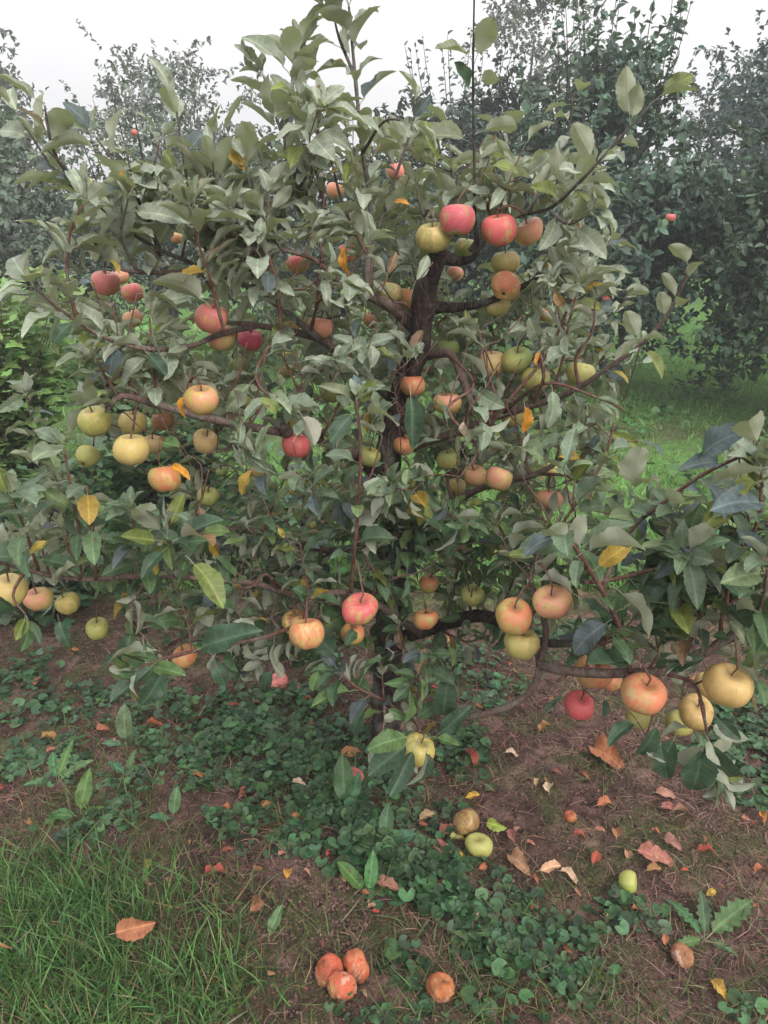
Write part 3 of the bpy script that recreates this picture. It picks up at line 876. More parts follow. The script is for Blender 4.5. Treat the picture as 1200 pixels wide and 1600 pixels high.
TY = tb[1]
add_branch('trunk', [tb - [0, 0, .04]] + PX([(603, 1100, TY + .01), (607, 1000, TY + .02), (612, 880, TY + .03), (600, 770, TY + .02), (616, 660, TY),
                                             (652, 545, TY - .03), (666, 450, TY - .06), (688, 392, TY - .1)]),
           [.046, .040, .038, .040, .036, .031, .026, .026, .018], M_trunk, 18, 0.07, 0.014)
main = [
    # right of the trunk top
    ([(688, 400, 1.75), (720, 408, 1.75), (745, 395, 1.75), (742, 340, 1.75), (741, 250, 1.74), (739, 120, 1.72), (741, -10, 1.70)], [.02, .012, .008, .0045, .0035, .003, .002], 'b'),
    ([(735, 392, 1.76), (770, 348, 1.78), (820, 335, 1.78), (860, 325, 1.7), (905, 285, 1.55), (960, 225, 1.5), (1025, 155, 1.46)], [.009, .006, .005, .0045, .004, .0035, .002], 'b'),
    ([(665, 478, 1.80), (715, 480, 1.78), (765, 470, 1.76), (830, 440, 1.74), (880, 400, 1.72)], [.018, .014, .010, .007, .003], 'b'),
    ([(655, 520, 1.82), (612, 480, 1.76), (572, 460, 1.72), (530, 440, 1.70), (490, 405, 1.66), (440, 390, 1.62)], [.02, .016, .013, .009, .007, .004], 'b'),
    ([(572, 460, 1.72), (575, 400, 1.74), (580, 330, 1.76), (566, 230, 1.78), (556, 130, 1.8), (545, 10, 1.8)], [.012, .009, .007, .006, .005, .003], 'b'),
    ([(655, 560, 1.82), (700, 552, 1.74), (722, 590, 1.70), (742, 645, 1.66), (757, 672, 1.62)], [.014, .012, .010, .009, .007], 'b'),
    ([(600, 760, 1.88), (560, 715, 1.8), (500, 685, 1.7), (450, 677, 1.62), (380, 665, 1.57), (320, 652, 1.54), (245, 632, 1.5), (190, 618, 1.47), (165, 645, 1.45)], [.024, .018, .015, .012, .011, .0105, .010, .008, .004], 'b'),
    ([(630, 640, 1.85), (560, 570, 1.78), (500, 530, 1.75), (440, 515, 1.72), (390, 507, 1.71), (335, 502, 1.72)], [.02, .016, .012, .009, .008, .005], 'b'),
    ([(400, 510, 1.71), (345, 522, 1.69), (300, 540, 1.6), (240, 546, 1.48), (170, 530, 1.44), (110, 495, 1.41), (55, 450, 1.38)], [.008, .0075, .007, .006, .005, .004, .003], 'b'),
    ([(500, 530, 1.7), (410, 460, 1.72), (320, 420, 1.7), (230, 380, 1.66), (165, 330, 1.62), (90, 270, 1.58), (25, 175, 1.55)], [.010, .008, .006, .005, .0045, .0035, .002], 'b'),
    ([(320, 420, 1.7), (270, 425, 1.64), (215, 425, 1.58), (180, 415, 1.55), (140, 370, 1.52)], [.008, .006, .005, .004, .003], 'b'),
    # lower limbs
    ([(612, 1000, 1.86), (680, 980, 1.76), (750, 962, 1.64), (810, 985, 1.5), (850, 1004, 1.44), (925, 1002, 1.40), (1000, 985, 1.36)], [.024, .022, .020, .015, .012, .010, .006], 'b'),
    ([(820, 1000, 1.48), (842, 1022, 1.40), (850, 1040, 1.36), (905, 1050, 1.32), (970, 1052, 1.28), (1040, 1048, 1.25), (1095, 1022, 1.22), (1165, 988, 1.19), (1230, 1010, 1.15)], [.014, .013, .013, .013, .0125, .012, .012, .011, .009], 'b'),
    ([(843, 1035, 1.38), (838, 1065, 1.37), (815, 1092, 1.38), (770, 1112, 1.4), (700, 1124, 1.46), (650, 1118, 1.52)], [.010, .010, .0095, .009, .007, .004], 'b'),
    ([(845, 1035, 1.37), (853, 990, 1.37), (845, 950, 1.37), (830, 905, 1.38), (850, 850, 1.38), (880, 800, 1.38)], [.009, .008, .007, .006, .0045, .003], 'b'),
    ([(660, 992, 1.80), (625, 968, 1.68), (590, 945, 1.58), (540, 925, 1.54), (470, 932, 1.54), (400, 912, 1.54), (330, 905, 1.5), (230, 900, 1.46), (120, 905, 1.42), (40, 890, 1.38), (-30, 870, 1.35)], [.015, .013, .011, .010, .010, .009, .008, .007, .006, .005, .004], 'b'),
    ([(470, 938, 1.54), (478, 965, 1.48), (430, 990, 1.44), (370, 1005, 1.42), (310, 1016, 1.40), (262, 1030, 1.38)], [.006, .005, .005, .0045, .004, .003], 't'),
    ([(548, 925, 1.52), (552, 880, 1.47), (560, 790, 1.42), (563, 700, 1.39), (557, 625, 1.37)], [.006, .005, .0045, .004, .003], 't'),
    ([(640, 1122, 1.5), (600, 1095, 1.47), (560, 1075, 1.45), (530, 1050, 1.44)], [.005, .004, .004, .003], 't'),
    ([(985, 1050, 1.27), (975, 1000, 1.22), (950, 940, 1.17), (915, 880, 1.14), (885, 835, 1.13)], [.008, .007, .006, .005, .003], 't'),
    ([(915, 910, 1.16), (960, 905, 1.2), (1040, 885, 1.22), (1110, 868, 1.2), (1210, 835, 1.15)], [.005, .0045, .004, .004, .003], 't'),
    ([(940, 920, 1.18), (985, 830, 1.26), (1050, 775, 1.22), (1110, 735, 1.18), (1190, 700, 1.12)], [.005, .005, .004, .004, .003], 't'),
    ([(870, 830, 1.42), (915, 765, 1.42), (945, 715, 1.42), (960, 660, 1.42)], [.004, .004, .0035, .0025], 't'),
    ([(1150, 995, 1.2), (1135, 940, 1.18), (1155, 880, 1.15), (1185, 810, 1.12), (1190, 740, 1.1)], [.006, .005, .004, .004, .003], 't'),
    ([(1065, 1040, 1.24), (1090, 975, 1.22), (1100, 920, 1.2), (1075, 850, 1.18)], [.005, .004, .004, .003], 't'),
    ([(1040, 1052, 1.25), (1085, 1070, 1.22), (1100, 1120, 1.2), (1110, 1180, 1.2)], [.005, .004, .004, .003], 't'),
    # right middle
    ([(620, 700, 1.86), (700, 680, 1.8), (780, 650, 1.7), (860, 625, 1.62), (905, 605, 1.56), (945, 578, 1.52), (1005, 535, 1.48), (1050, 480, 1.45), (1078, 415, 1.42)], [.016, .014, .011, .009, .008, .006, .005, .004, .003], 'b'),
    ([(605, 850, 1.88), (680, 800, 1.8), (760, 760, 1.7), (840, 740, 1.6), (900, 700, 1.55)], [.016, .013, .010, .008, .004], 'b'),
    ([(600, 840, 1.9), (530, 860, 1.82), (470, 850, 1.74), (400, 830, 1.66), (330, 830, 1.56), (268, 850, 1.44), (264, 800, 1.36)], [.016, .013, .011, .010, .008, .006, .004], 'b'),
    ([(125, 905, 1.42), (125, 840, 1.38), (112, 770, 1.35), (100, 700, 1.33)], [.005, .004, .0035, .0025], 't'),
    ([(150, 905, 1.42), (145, 830, 1.36), (135, 760, 1.33)], [.005, .004, .003], 't'),
    ([(700, 552, 1.74), (740, 600, 1.55), (700, 640, 1.5), (745, 700, 1.46), (720, 745, 1.44)], [.005, .004, .0035, .003, .0025], 't'),
    ([(760, 672, 1.62), (800, 620, 1.58), (850, 560, 1.6), (880, 500, 1.6), (900, 440, 1.6)], [.006, .005, .004, .004, .003], 't'),
]
for pts, rr, kd in main:
    add_branch('branch' if kd == 'b' else 'shoot', PX(pts), [x * .8 for x in rr], (M_trunk if pts[0][:2] in ((688, 400), (665, 478), (612, 1000)) else (M_shoot if pts[-1][1] < 350 else M_branch)) if kd == 'b' else M_twig, 9 if kd == 'b' else 6, 0.06 if kd == 'b' else .03)

# ---- leaf records: pos, R, scale, variant, tint, branch index, key
LR = []
GREENS = [(0.070, 0.128, 0.052), (0.058, 0.112, 0.052), (0.105, 0.158, 0.052), (0.066, 0.112, 0.062), (0.048, 0.092, 0.044)]
lr = random.Random(11)
nr = np.random.default_rng(12)


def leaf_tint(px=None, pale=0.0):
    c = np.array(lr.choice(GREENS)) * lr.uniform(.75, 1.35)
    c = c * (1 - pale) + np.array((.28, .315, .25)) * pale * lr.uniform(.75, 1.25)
    u = lr.random()
    if u < .05: c = np.array((.16, .19, .05)) * lr.uniform(.7, 1.2)
    elif u < .065: c = np.array((.33, .22, .04)) * lr.uniform(.7, 1.1)
    elif u < .08: c = np.array((.22, .14, .08)) * lr.uniform(.7, 1.1)
    elif u < .14: c = np.array((.08, .105, .11)) * lr.uniform(.8, 1.2)
    return c


def add_leaf(p, d, nn_, L, bi, tint=None, key=False, variant=None):
    d = nrm(d); n_ = np.asarray(nn_, float)
    if abs(np.dot(nrm(n_), d)) > .97: n_ = n_ + nr.normal(0, .5, 3)
    R = frames(d[None], n_[None])[0]
    if not key: L = L * float(np.clip(.78 + (p[2] - .9) * .15, .78, .86))
    else: L = L * .83
    LR.append([np.asarray(p, float), R, L, variant if variant is not None else (lr.randrange(len(LEAF)) if p[2] < 1.15 else lr.choice([1, 3, 5, 8] + list(range(14, 22)))),
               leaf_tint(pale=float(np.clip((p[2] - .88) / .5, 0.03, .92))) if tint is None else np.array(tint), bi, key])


def leafy(bi, t0=0.2, spacing=0.026, L=0.075, ang=(35, 75), droop=0.25, rosette=5, keep=1.0, t1=1.0):
    path = BR[bi]['path']; n = len(path)
    T = nrm(np.gradient(path, axis=0))
    seg = np.linalg.norm(np.diff(path, axis=0), axis=1).cumsum(); tot = seg[-1]
    s = tot * t0; ph = lr.uniform(0, 6.28)
    while s < tot * t1:
        i = min(n - 1, int(np.searchsorted(seg, s)) + 1)
        ph += 2.4 + lr.gauss(0, .25)
        t = T[i]; a = nrm(np.cross(t, [0.3, .2, 1] if abs(t[2]) < .9 else [1, 0, 0])); b_ = np.cross(t, a)
        rdir = a * math.cos(ph) + b_ * math.sin(ph)
        al = math.radians(lr.uniform(*ang))
        d = t * math.cos(al) + rdir * math.sin(al) + np.array([0, 0, -droop * lr.uniform(0, 1.4)]) + nr.normal(0, .12, 3)
        nn_ = t * .8 + np.array([0, 0, .5]) + nr.normal(0, .35, 3)
        if lr.random() < keep:
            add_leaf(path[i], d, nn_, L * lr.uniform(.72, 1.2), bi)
        s += spacing * lr.uniform(.6, 1.4)
    if t1 >= 1:
        for k in range(rosette):
            ph += 2.4; t = T[-1]; a = nrm(np.cross(t, [0.3, .2, 1] if abs(t[2]) < .9 else [1, 0, 0])); b_ = np.cross(t, a)
            al = math.radians(lr.uniform(12, 55))
            d = t * math.cos(al) + (a * math.cos(ph) + b_ * math.sin(ph)) * math.sin(al)
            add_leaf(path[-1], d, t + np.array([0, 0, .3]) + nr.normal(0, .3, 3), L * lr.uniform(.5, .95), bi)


for bi in range(1, len(BR)):
    nm = BR[bi]['obj'].name
    if bi == 1: leafy(bi, .42, .075, .085, (30, 60), 0.1, 0, t1=.93)
    elif bi == 2: leafy(bi, .45, .028, .085, (35, 65), 0.1, 4)
    elif bi == 5: leafy(bi, .3, .018, .09, (35, 70), 0.1, 6)
    elif bi in (10, 11): leafy(bi, .3, .020, .088, (22, 58), 0.05, 6)
    elif bi in (9,): leafy(bi, .3, .022, .085, (30, 65), 0.1, 4)
    elif bi in (12, 13): leafy(bi, .25, .04, .075, (40, 80), 0.3, 5)
    elif bi == 14: leafy(bi, .8, .04, .07, (40, 80), 0.3, 6)
    elif bi == 18: leafy(bi, .25, .045, .072, (35, 70), 0.1, 8)
    elif bi == 27: leafy(bi, .62, .03, .075, (25, 55), 0.0, 3)
    elif nm.startswith('shoot'): leafy(bi, .25, .024, .082, (35, 75), 0.15, 6)
    else: leafy(bi, .3, .03, .075, (40, 85), 0.25, 6)

# explicit extra leafy shoots: (points), leaf size
extra = [
    ([(250, 400, 1.68), (225, 330, 1.62), (190, 270, 1.58), (150, 215, 1.55)], .085),
    ([(130, 300, 1.6), (90, 250, 1.55), (75, 200, 1.52), (70, 165, 1.5)], .08),
    ([(120, 500, 1.42), (105, 430, 1.42), (110, 360, 1.42), (130, 320, 1.42)], .085),
    ([(215, 425, 1.58), (190, 370, 1.55), (200, 310, 1.52)], .085),
    ([(350, 520, 1.56), (330, 440, 1.54), (310, 380, 1.52), (300, 330, 1.5)], .085),
    ([(440, 515, 1.62), (430, 440, 1.6), (415, 370, 1.6), (420, 310, 1.6)], .08),
    ([(575, 400, 1.74), (540, 330, 1.74), (520, 260, 1.74), (510, 190, 1.74)], .082),
    ([(690, 395, 1.74), (660, 330, 1.74), (650, 290, 1.74)], .075),
    ([(830, 440, 1.74), (860, 400, 1.7), (880, 350, 1.66)], .072),
    ([(860, 625, 1.62), (880, 560, 1.58), (890, 500, 1.55), (905, 450, 1.55)], .07),
    ([(780, 650, 1.7), (850, 600, 1.55), (930, 620, 1.5), (975, 640, 1.46)], .068),
    ([(455, 300, 1.7), (445, 230, 1.7), (450, 170, 1.7), (458, 110, 1.7)], .08),
    ([(470, 330, 1.72), (455, 250, 1.72), (430, 180, 1.72), (412, 120, 1.72)], .078),
    ([(510, 330, 1.78), (485, 230, 1.8), (475, 150, 1.82), (470, 75, 1.82)], .08),
    ([(590, 360, 1.76), (620, 270, 1.78), (640, 210, 1.8), (655, 150, 1.82)], .072),
    ([(566, 240, 1.78), (600, 190, 1.7), (640, 190, 1.65)], .075),
    ([(555, 120, 1.8), (530, 60, 1.8), (520, 15, 1.8)], .07),
    ([(440, 390, 1.62), (400, 330, 1.62), (385, 260, 1.62)], .085),
    ([(400, 440, 1.7), (360, 360, 1.66), (340, 300, 1.64), (330, 240, 1.62)], .085),
    ([(330, 420, 1.7), (300, 320, 1.66), (285, 240, 1.64), (275, 165, 1.62)], .085),
    ([(250, 390, 1.67), (215, 310, 1.62), (200, 250, 1.6)], .085),
    ([(165, 330, 1.62), (130, 290, 1.6), (70, 230, 1.5)], .08),
    ([(745, 395, 1.7), (790, 330, 1.75), (800, 280, 1.78), (790, 245, 1.8)], .075),
    ([(820, 335, 1.64), (850, 290, 1.66), (865, 250, 1.66)], .075),
    ([(700, 400, 1.75), (700, 320, 1.8), (705, 260, 1.82), (700, 215, 1.84)], .075),
    ([(860, 330, 1.6), (890, 350, 1.56), (925, 330, 1.52)], .075),
    ([(880, 400, 1.72), (905, 400, 1.66), (935, 385, 1.62)], .075),
    ([(905, 605, 1.56), (900, 560, 1.56), (925, 520, 1.55), (930, 470, 1.55)], .06),
    ([(230, 900, 1.46), (215, 850, 1.38), (205, 800, 1.34)], .08),
    ([(60, 890, 1.39), (40, 830, 1.32), (20, 780, 1.28)], .085),
    ([(185, 620, 1.47), (165, 590, 1.44), (150, 560, 1.42)], .07),
    ([(440, 515, 1.62), (400, 580, 1.56), (420, 620, 1.52), (450, 640, 1.5)], .075),
    ([(1165, 988, 1.19), (1190, 940, 1.1), (1200, 880, 1.06)], .08),
    ([(1100, 1180, 1.2), (1120, 1215, 1.2)], .07),
    ([(1000, 1060, 1.27), (1020, 1110, 1.24), (1010, 1150, 1.24)], .07),
    ([(640, 1120, 1.5), (655, 1140, 1.44), (650, 1165, 1.42)], .068),
    ([(600, 1095, 1.47), (600, 1130, 1.42), (590, 1165, 1.4)], .07),
    ([(230, 905, 1.46), (200, 960, 1.4), (230, 1000, 1.36)], .085),
    ([(310, 1016, 1.4), (250, 1030, 1.33), (215, 1045, 1.3)], .085),
    ([(40, 890, 1.38), (20, 930, 1.33), (40, 960, 1.3)], .07),
]
for pts, L in extra:
    bi = add_branch('shoot', PX(pts), [.004, .003, .0018], M_shoot if pts[0][1] < 450 else M_twig, 5, .03)
    if pts[0][1] < 460: leafy(bi, .05, .019, L * 1.1, (20, 52), .03, 6)
    else: leafy(bi, .1, .0165, L * 1.05, (25, 65), .12, 6)

# filler twigs spread through the crown
fill = [(612, 840, 40, 70, 1.68, .08, 6, .07), (625, 620, 50, 60, 1.68, .08, 6, .07),  # px, py, rx, ry, Y, dY, number of twigs, leaf size
    (480, 330, 130, 70, 1.85, .2, 13, .072), (640, 290, 110, 50, 1.95, .15, 9, .07), (810, 300, 90, 45, 1.85, .15, 8, .072),
    (300, 360, 130, 50, 1.8, .2, 6, .078), (480, 460, 140, 70, 1.8, .25, 16, .07), (340, 560, 170, 80, 1.75, .25, 14, .07),
    (760, 540, 140, 90, 1.75, .25, 15, .07), (890, 480, 60, 110, 1.75, .2, 10, .065), (590, 640, 150, 80, 1.7, .25, 15, .07),
    (830, 670, 110, 80, 1.7, .2, 12, .07), (450, 820, 150, 90, 1.7, .25, 18, .07), (720, 830, 120, 80, 1.7, .25, 15, .07),
    (150, 850, 150, 55, 1.6, .2, 12, .075), (310, 930, 140, 45, 1.6, .2, 12, .072), (880, 860, 90, 70, 1.45, .15, 10, .075),
    (1080, 950, 120, 90, 1.3, .12, 13, .075), (1120, 860, 90, 110, 1.25, .1, 7, .08), (1010, 1080, 150, 50, 1.35, .1, 7, .065),
    (540, 960, 110, 50, 1.65, .15, 11, .07), (740, 960, 110, 50, 1.7, .12, 8, .068), (430, 1000, 90, 40, 1.55, .1, 8, .068), (600, 1060, 90, 40, 1.55, .1, 6, .066),
    (200, 690, 160, 70, 1.8, .2, 9, .07), (640, 420, 60, 60, 1.95, .12, 6, .07), (880, 760, 90, 50, 1.6, .2, 8, .07), (640, 560, 90, 50, 1.95, .15, 7, .068), (960, 680, 40, 60, 1.55, .1, 4, .07)]
FT = []
back = [(470, 600, 110, 70, 1.6, .08, 9, .07), (560, 480, 90, 60, 1.66, .08, 8, .07), (760, 620, 110, 60, 1.58, .08, 8, .068), (350, 690, 90, 70, 1.55, .08, 7, .07), (500, 760, 90, 60, 1.5, .08, 7, .07), (720, 780, 90, 60, 1.5, .08, 7, .07), (180, 590, 110, 60, 1.55, .1, 7, .072), (430, 350, 120, 60, 1.7, .08, 7, .072), (560, 600, 150, 90, 2.2, .15, 18, .068), (480, 780, 150, 90, 2.2, .15, 18, .068), (720, 720, 130, 100, 2.2, .15, 18, .068), (330, 640, 130, 90, 2.1, .15, 10, .068), (700, 880, 110, 60, 2.1, .1, 9, .066), (400, 880, 130, 50, 1.95, .12, 10, .068), (840, 600, 70, 100, 2.0, .15, 8, .066)]
NB_ = 0
for (px, py, rx, ry, Yc, dY, k, L) in fill:
    for _ in range(k):
        a = lr.uniform(0, 6.28); q = math.sqrt(lr.random())
        FT.append((P(px + rx * q * math.cos(a), py + ry * q * math.sin(a), Yc + lr.uniform(-dY, dY)), L))
for (px, py, rx, ry, Yc, dY, k, L) in back:
    for _ in range(k):
        a = lr.uniform(0, 6.28); q = math.sqrt(lr.random())
        FT.append((P(px + rx * q * math.cos(a), py + ry * q * math.sin(a), Yc + lr.uniform(-dY, dY)), L * 1.0001))
pool = np.array(pool_p)
order = sorted(range(len(FT)), key=lambda i: np.min(np.linalg.norm(pool - FT[i][0], axis=1)))
for i in order:
    p1, L = FT[i]
    pl = np.array(pool_p); dd = np.linalg.norm(pl - p1 + np.array([0, 0, .05]), axis=1)
    j = int(np.argmin(dd)); p0 = pl[j]
    if np.linalg.norm(p1 - p0) < .08:
        p1 = p0 + nrm(p1 - p0 + [0, 0, .02]) * .1
    mid = (p0 + p1) / 2 + nr.normal(0, .015, 3) + [0, 0, .015]
    r0 = min(pool_r[j] * .7, .0045)
    tip = p1 + nrm(p1 - mid) * .05 + [0, 0, .03]
    bi = add_branch('twig' if round(L, 3) == L else 'shoot', [p0, mid, p1, tip], [r0, r0 * .8, r0 * .6, .0016], M_twig, 5, .02, .015)
    leafy(bi, .12, .0118, L, (35, 85), .3, 7)

# ------------------------------------------------------------------ apples
YG = (0.38, 0.38, 0.115); GR = (0.24, 0.30, 0.10); YE = (0.58, 0.45, 0.15); OR = (0.60, 0.40, 0.17); TA = (0.54, 0.38, 0.19)
RED = (0.60, 0.10, 0.12); PNK = (0.66, 0.18, 0.18); SAL = (0.68, 0.28, 0.20); ORR = (0.62, 0.20, 0.11); CRM = (0.54, 0.085, 0.13); BRN = (0.24, 0.10, 0.05)
A = [  # px, py, width px, skin, blush, amount, facing ('s' side, 'c' calyx towards the camera, 't' stem towards), label
    (714, 344, 58, GR, CRM, .75, 's', 'crimson mottled apple with a green base left of the bare upright shoot'),
    (780, 359, 55, YG, RED, .85, 's', 'smooth pink red apple right of the bare upright shoot'),
    (827, 362, 46, YE, SAL, .6, 's', 'peach orange apple ending the row of four at the tree top'),
    (677, 371, 55, GR, OR, .0, 's', 'plain olive green apple at the left end of the row at the tree top'),
    (728, 388, 36, GR, OR, .0, 's', 'shaded green apple tucked under the crimson mottled apple'),
    (790, 410, 44, YG, TA, .3, 's', 'olive apple hanging right under the smooth pink red apple'),
    (790, 447, 46, OR, ORR, .5, 'c', 'russet orange apple showing its calyx between two olive apples'),
    (776, 478, 42, YG, TA, .3, 's', 'spotted yellow green apple lowest of the three stacked right of the trunk'),
    (711, 428, 26, TA, SAL, .4, 's', 'small peach apple in the gap right of the trunk fork'),
    (638, 467, 38, YG, ORR, .45, 's', 'half orange half green apple touching the left side of the upper trunk'),
    (608, 457, 42, GR, TA, .1, 's', 'green apple partly covered by a leaf left of the upper trunk'),
    (618, 268, 28, SAL, PNK, .6, 's', 'highest apple in the tree, pink and half hidden by leaves'),
    (524, 298, 28, OR, SAL, .4, 's', 'dull orange apple deep in the leaves near the tree top'),
    (466, 412, 36, YG, RED, .55, 's', 'pink red apple with a green lower edge left of the orange leaf'),
    (543, 395, 34, YE, PNK, .9, 's', 'pink apple just above the hanging orange leaf'),
    (276, 912 - 540, 22, OR, SAL, .5, 's', 'tiny salmon apple among the pale upper left leaves'),
    (165, 442, 44, YE, PNK, .95, 's', 'largest pink apple of the far left upper cluster'),
    (207, 457, 34, YE, PNK, .9, 's', 'pink apple at the right of the far left upper cluster'),
    (188, 432, 28, TA, SAL, .5, 's', 'dull pink apple behind the far left upper cluster'),
    (207, 498, 32, OR, SAL, .5, 's', 'salmon apple below the far left upper cluster behind a long leaf'),
    (330, 497, 52, YE, PNK, .85, 's', 'red orange apple with dark spots under the curled pale branch'),
    (391, 530, 39, CRM, CRM, .8, 's', 'deep crimson apple right of the red orange spotted apple'),
    (346, 528, 44, YE, SAL, .3, 's', 'yellow peach apple behind and below the red orange spotted apple'),
    (500, 512, 44, YE, SAL, .95, 's', 'salmon streaked apple left of the trunk at mid height'),
    (581, 500, 28, OR, SAL, .4, 's', 'peach apple peeping between leaves left of the trunk fork'),
    (314, 625, 54, YE, SAL, .15, 't', 'large cream yellow apple with a deep hollow above the left limb'),
    (321, 690, 41, TA, OR, .5, 's', 'tan apple hanging just below the left limb'),
    (254, 658, 36, BRN, BRN, .5, 's', 'brown rotting apple on the left limb'),
    (148, 658, 53, YG, YE, .3, 't', 'pale yellow green apple at the outer end of the left limb'),
    (207, 660, 44, YE, TA, .2, 's', 'yellow apple between the brown rotting apple and the outermost one'),
    (205, 702, 56, YE, YE, .3, 's', 'largest smooth yellow apple in the cluster under the left limb'),
    (240, 694, 36, OR, TA, .5, 's', 'dull orange apple wedged beside the largest smooth yellow apple'),
    (137, 713, 38, YG, YG, .3, 'c', 'green yellow apple under the outer end of the left limb'),
    (257, 748, 50, YE, ORR, .3, 's', 'yellow apple with an orange side beside the red orange leaf'),
    (347, 737, 20, GR, GR, .3, 's', 'tiny green apple alone right of the left cluster'),
    (325, 776, 34, GR, YG, .3, 's', 'small green apple with a brown top under the tiny green one'),
    (462, 696, 46, OR, RED, .85, 's', 'bright red apple under the sawn stub of the left limb'),
    (645, 602, 40, OR, ORR, .6, 's', 'orange red apple close to the middle of the tree'),
    (628, 637, 32, YE, ORR, .3, 's', 'yellow orange apple just below the orange red one in the middle'),
    (699, 630, 44, YG, SAL, .3, 's', 'yellow green apple with a peach cheek behind a thin red twig'),
    (632, 695, 36, YE, ORR, .45, 's', 'small yellow orange apple hanging under a dark leaf in the middle'),
    (770, 567, 44, YE, TA, .3, 's', 'yellow apple with brown scab spots, left of three'),
    (807, 562, 46, YG, GR, .3, 't', 'ribbed green apple in the middle of three'),
    (836, 592, 46, YG, YG, .3, 's', 'plain yellow green apple, right and lowest of three'),
    (800, 650, 36, YG, YE, .3, 's', 'bright yellow green apple with a dark nick beside an orange leaf'),
    (860, 735, 26, YE, YE, .3, 's', 'small egg shaped yellow apple on the right side'),
    (700, 718, 36, YG, GR, .3, 's', 'green apple under the pale pinkish leaf'),
    (857, 780, 42, TA, SAL, .4, 's', 'peach apple under the small egg shaped yellow one'),
    (779, 748, 44, YE, SAL, .4, 's', 'pale peach apple behind a withered leaf, right of a pair'),
    (743, 744, 36, YE, SAL, .3, 's', 'pale peach apple, left of the pair behind a withered leaf'),
    (713, 760, 30, YE, TA, .3, 's', 'yellow apple lowest left beside the pale peach pair'),
    (577, 714, 36, GR, YG, .1, 's', 'dark green shaded apple above the lower trunk'),
    (463, 760, 32, YG, OR, .4, 's', 'half orange apple hidden by leaves below the bright red one'),
    (405, 735, 30, YG, SAL, .2, 's', 'small peach green apple left below the sawn stub'),
    (372, 572, 32, GR, GR, .2, 's', 'green apple in the shade below the crimson one'),
    (448, 580, 28, GR, YG, .2, 's', 'small green apple right of the shaded pair in the left crown'),
    (393, 628, 32, GR, GR, .2, 's', 'shaded green apple just above the left limb'),
    (517, 612, 38, GR, GR, .2, 's', 'dark green apple behind leaves left of the middle'),
    (562, 952, 55, YG, RED, .7, 's', 'red pink apple at the foot of the upright red twig'),
    (551, 990, 38, YG, ORR, .3, 's', 'yellow green apple directly below the red pink one'),
    (480, 990, 56, YE, ORR, .4, 's', 'large orange yellow apple on the low left red twig'),
    (462, 972, 44, OR, BRN, .4, 's', 'brownish orange apple behind the large orange yellow one'),
    (803, 963, 59, (.50, .35, .13), ORR, .4, 't', 'yellow orange apple with its stem up, left of the low right pair'),
    (863, 941, 61, OR, SAL, .5, 't', 'orange apple under a big leaf, right of the low right pair'),
    (815, 1006, 56, YG, OR, .1, 's', 'yellow green apple tucked under the low right pair'),
    (670, 912, 32, YG, ORR, .4, 's', 'small greenish orange apple right of the lower trunk'),
    (665, 968, 40, YG, ORR, .6, 's', 'orange red apple half behind a leaf on the dark low limb'),
    (738, 930, 38, YG, GR, .2, 's', 'green apple hidden behind leaves above the dark low limb'),
    (652, 1172, 56, YE, YG, .2, 's', 'yellow apple half wrapped in leaves, lowest on the tree'),
    (1005, 1084, 69, OR, ORR, .6, 't', 'large orange apple below the low right limb'),
    (905, 1102, 47, RED, RED, .9, 't', 'bright red apple hanging under the low right limb'),
    (927, 1050, 58, YE, ORR, .4, 's', 'blotched orange yellow apple behind the low right limb'),
    (954, 1064, 36, OR, ORR, .4, 's', 'small orange apple beside the blotched one behind the low right limb'),
    (1137, 1071, 74, (.52, .36, .13), OR, .5, 't', 'biggest yellow apple at the right edge'),
    (1087, 1113, 54, (.50, .35, .13), OR, .45, 't', 'yellow brown apple left below the biggest yellow apple'),
    (1062, 1130, 42, YG, YG, .3, 's', 'green apple behind the yellow brown one near the right edge'),
    (1108, 1072, 46, YE, TA, .3, 's', 'dull yellow apple squeezed behind the biggest yellow apple'),
    (999, 1120, 44, YG, YG, .3, 's', 'pale green apple showing under the large orange one'),
    (15, 922, 55, YE, OR, .3, 's', 'yellow apple cut by the left edge of the photo'),
    (60, 936, 44, YE, SAL, .3, 's', 'peach yellow apple second from the left edge'),
    (106, 943, 39, YG, YE, .3, 's', 'green yellow apple third from the left edge'),
    (152, 982, 36, YG, YG, .3, 's', 'small green apple fourth from the left edge, lower than the others'),
    (289, 1025, 40, YE, ORR, .3, 's', 'orange yellow apple at the end of the low red twig'),
    (372, 914, 18, YG, YG, .3, 's', 'tiny green apple, left of two on the low left limb'),
    (398, 929, 16, YG, YE, .3, 's', 'tiny yellow apple, right of two on the low left limb'),
    (487, 820, 16, GR, GR, .3, 's', 'tiny green apple deep in the lower left crown'),
    (908, 584, 44, TA, YG, .4, 's', 'dull peach apple behind the forked twig at the right of the crown'),
    (852, 492, 26, TA, SAL, .4, 's', 'small pale peach apple behind a brown leaf in the right crown'),
    (700, 545, 34, GR, GR, .2, 's', 'green apple in the shade where the trunk leans'),
    (690, 500 + 62, 26, GR, YG, .2, 's', 'small green apple under the arched brown limb'),
]


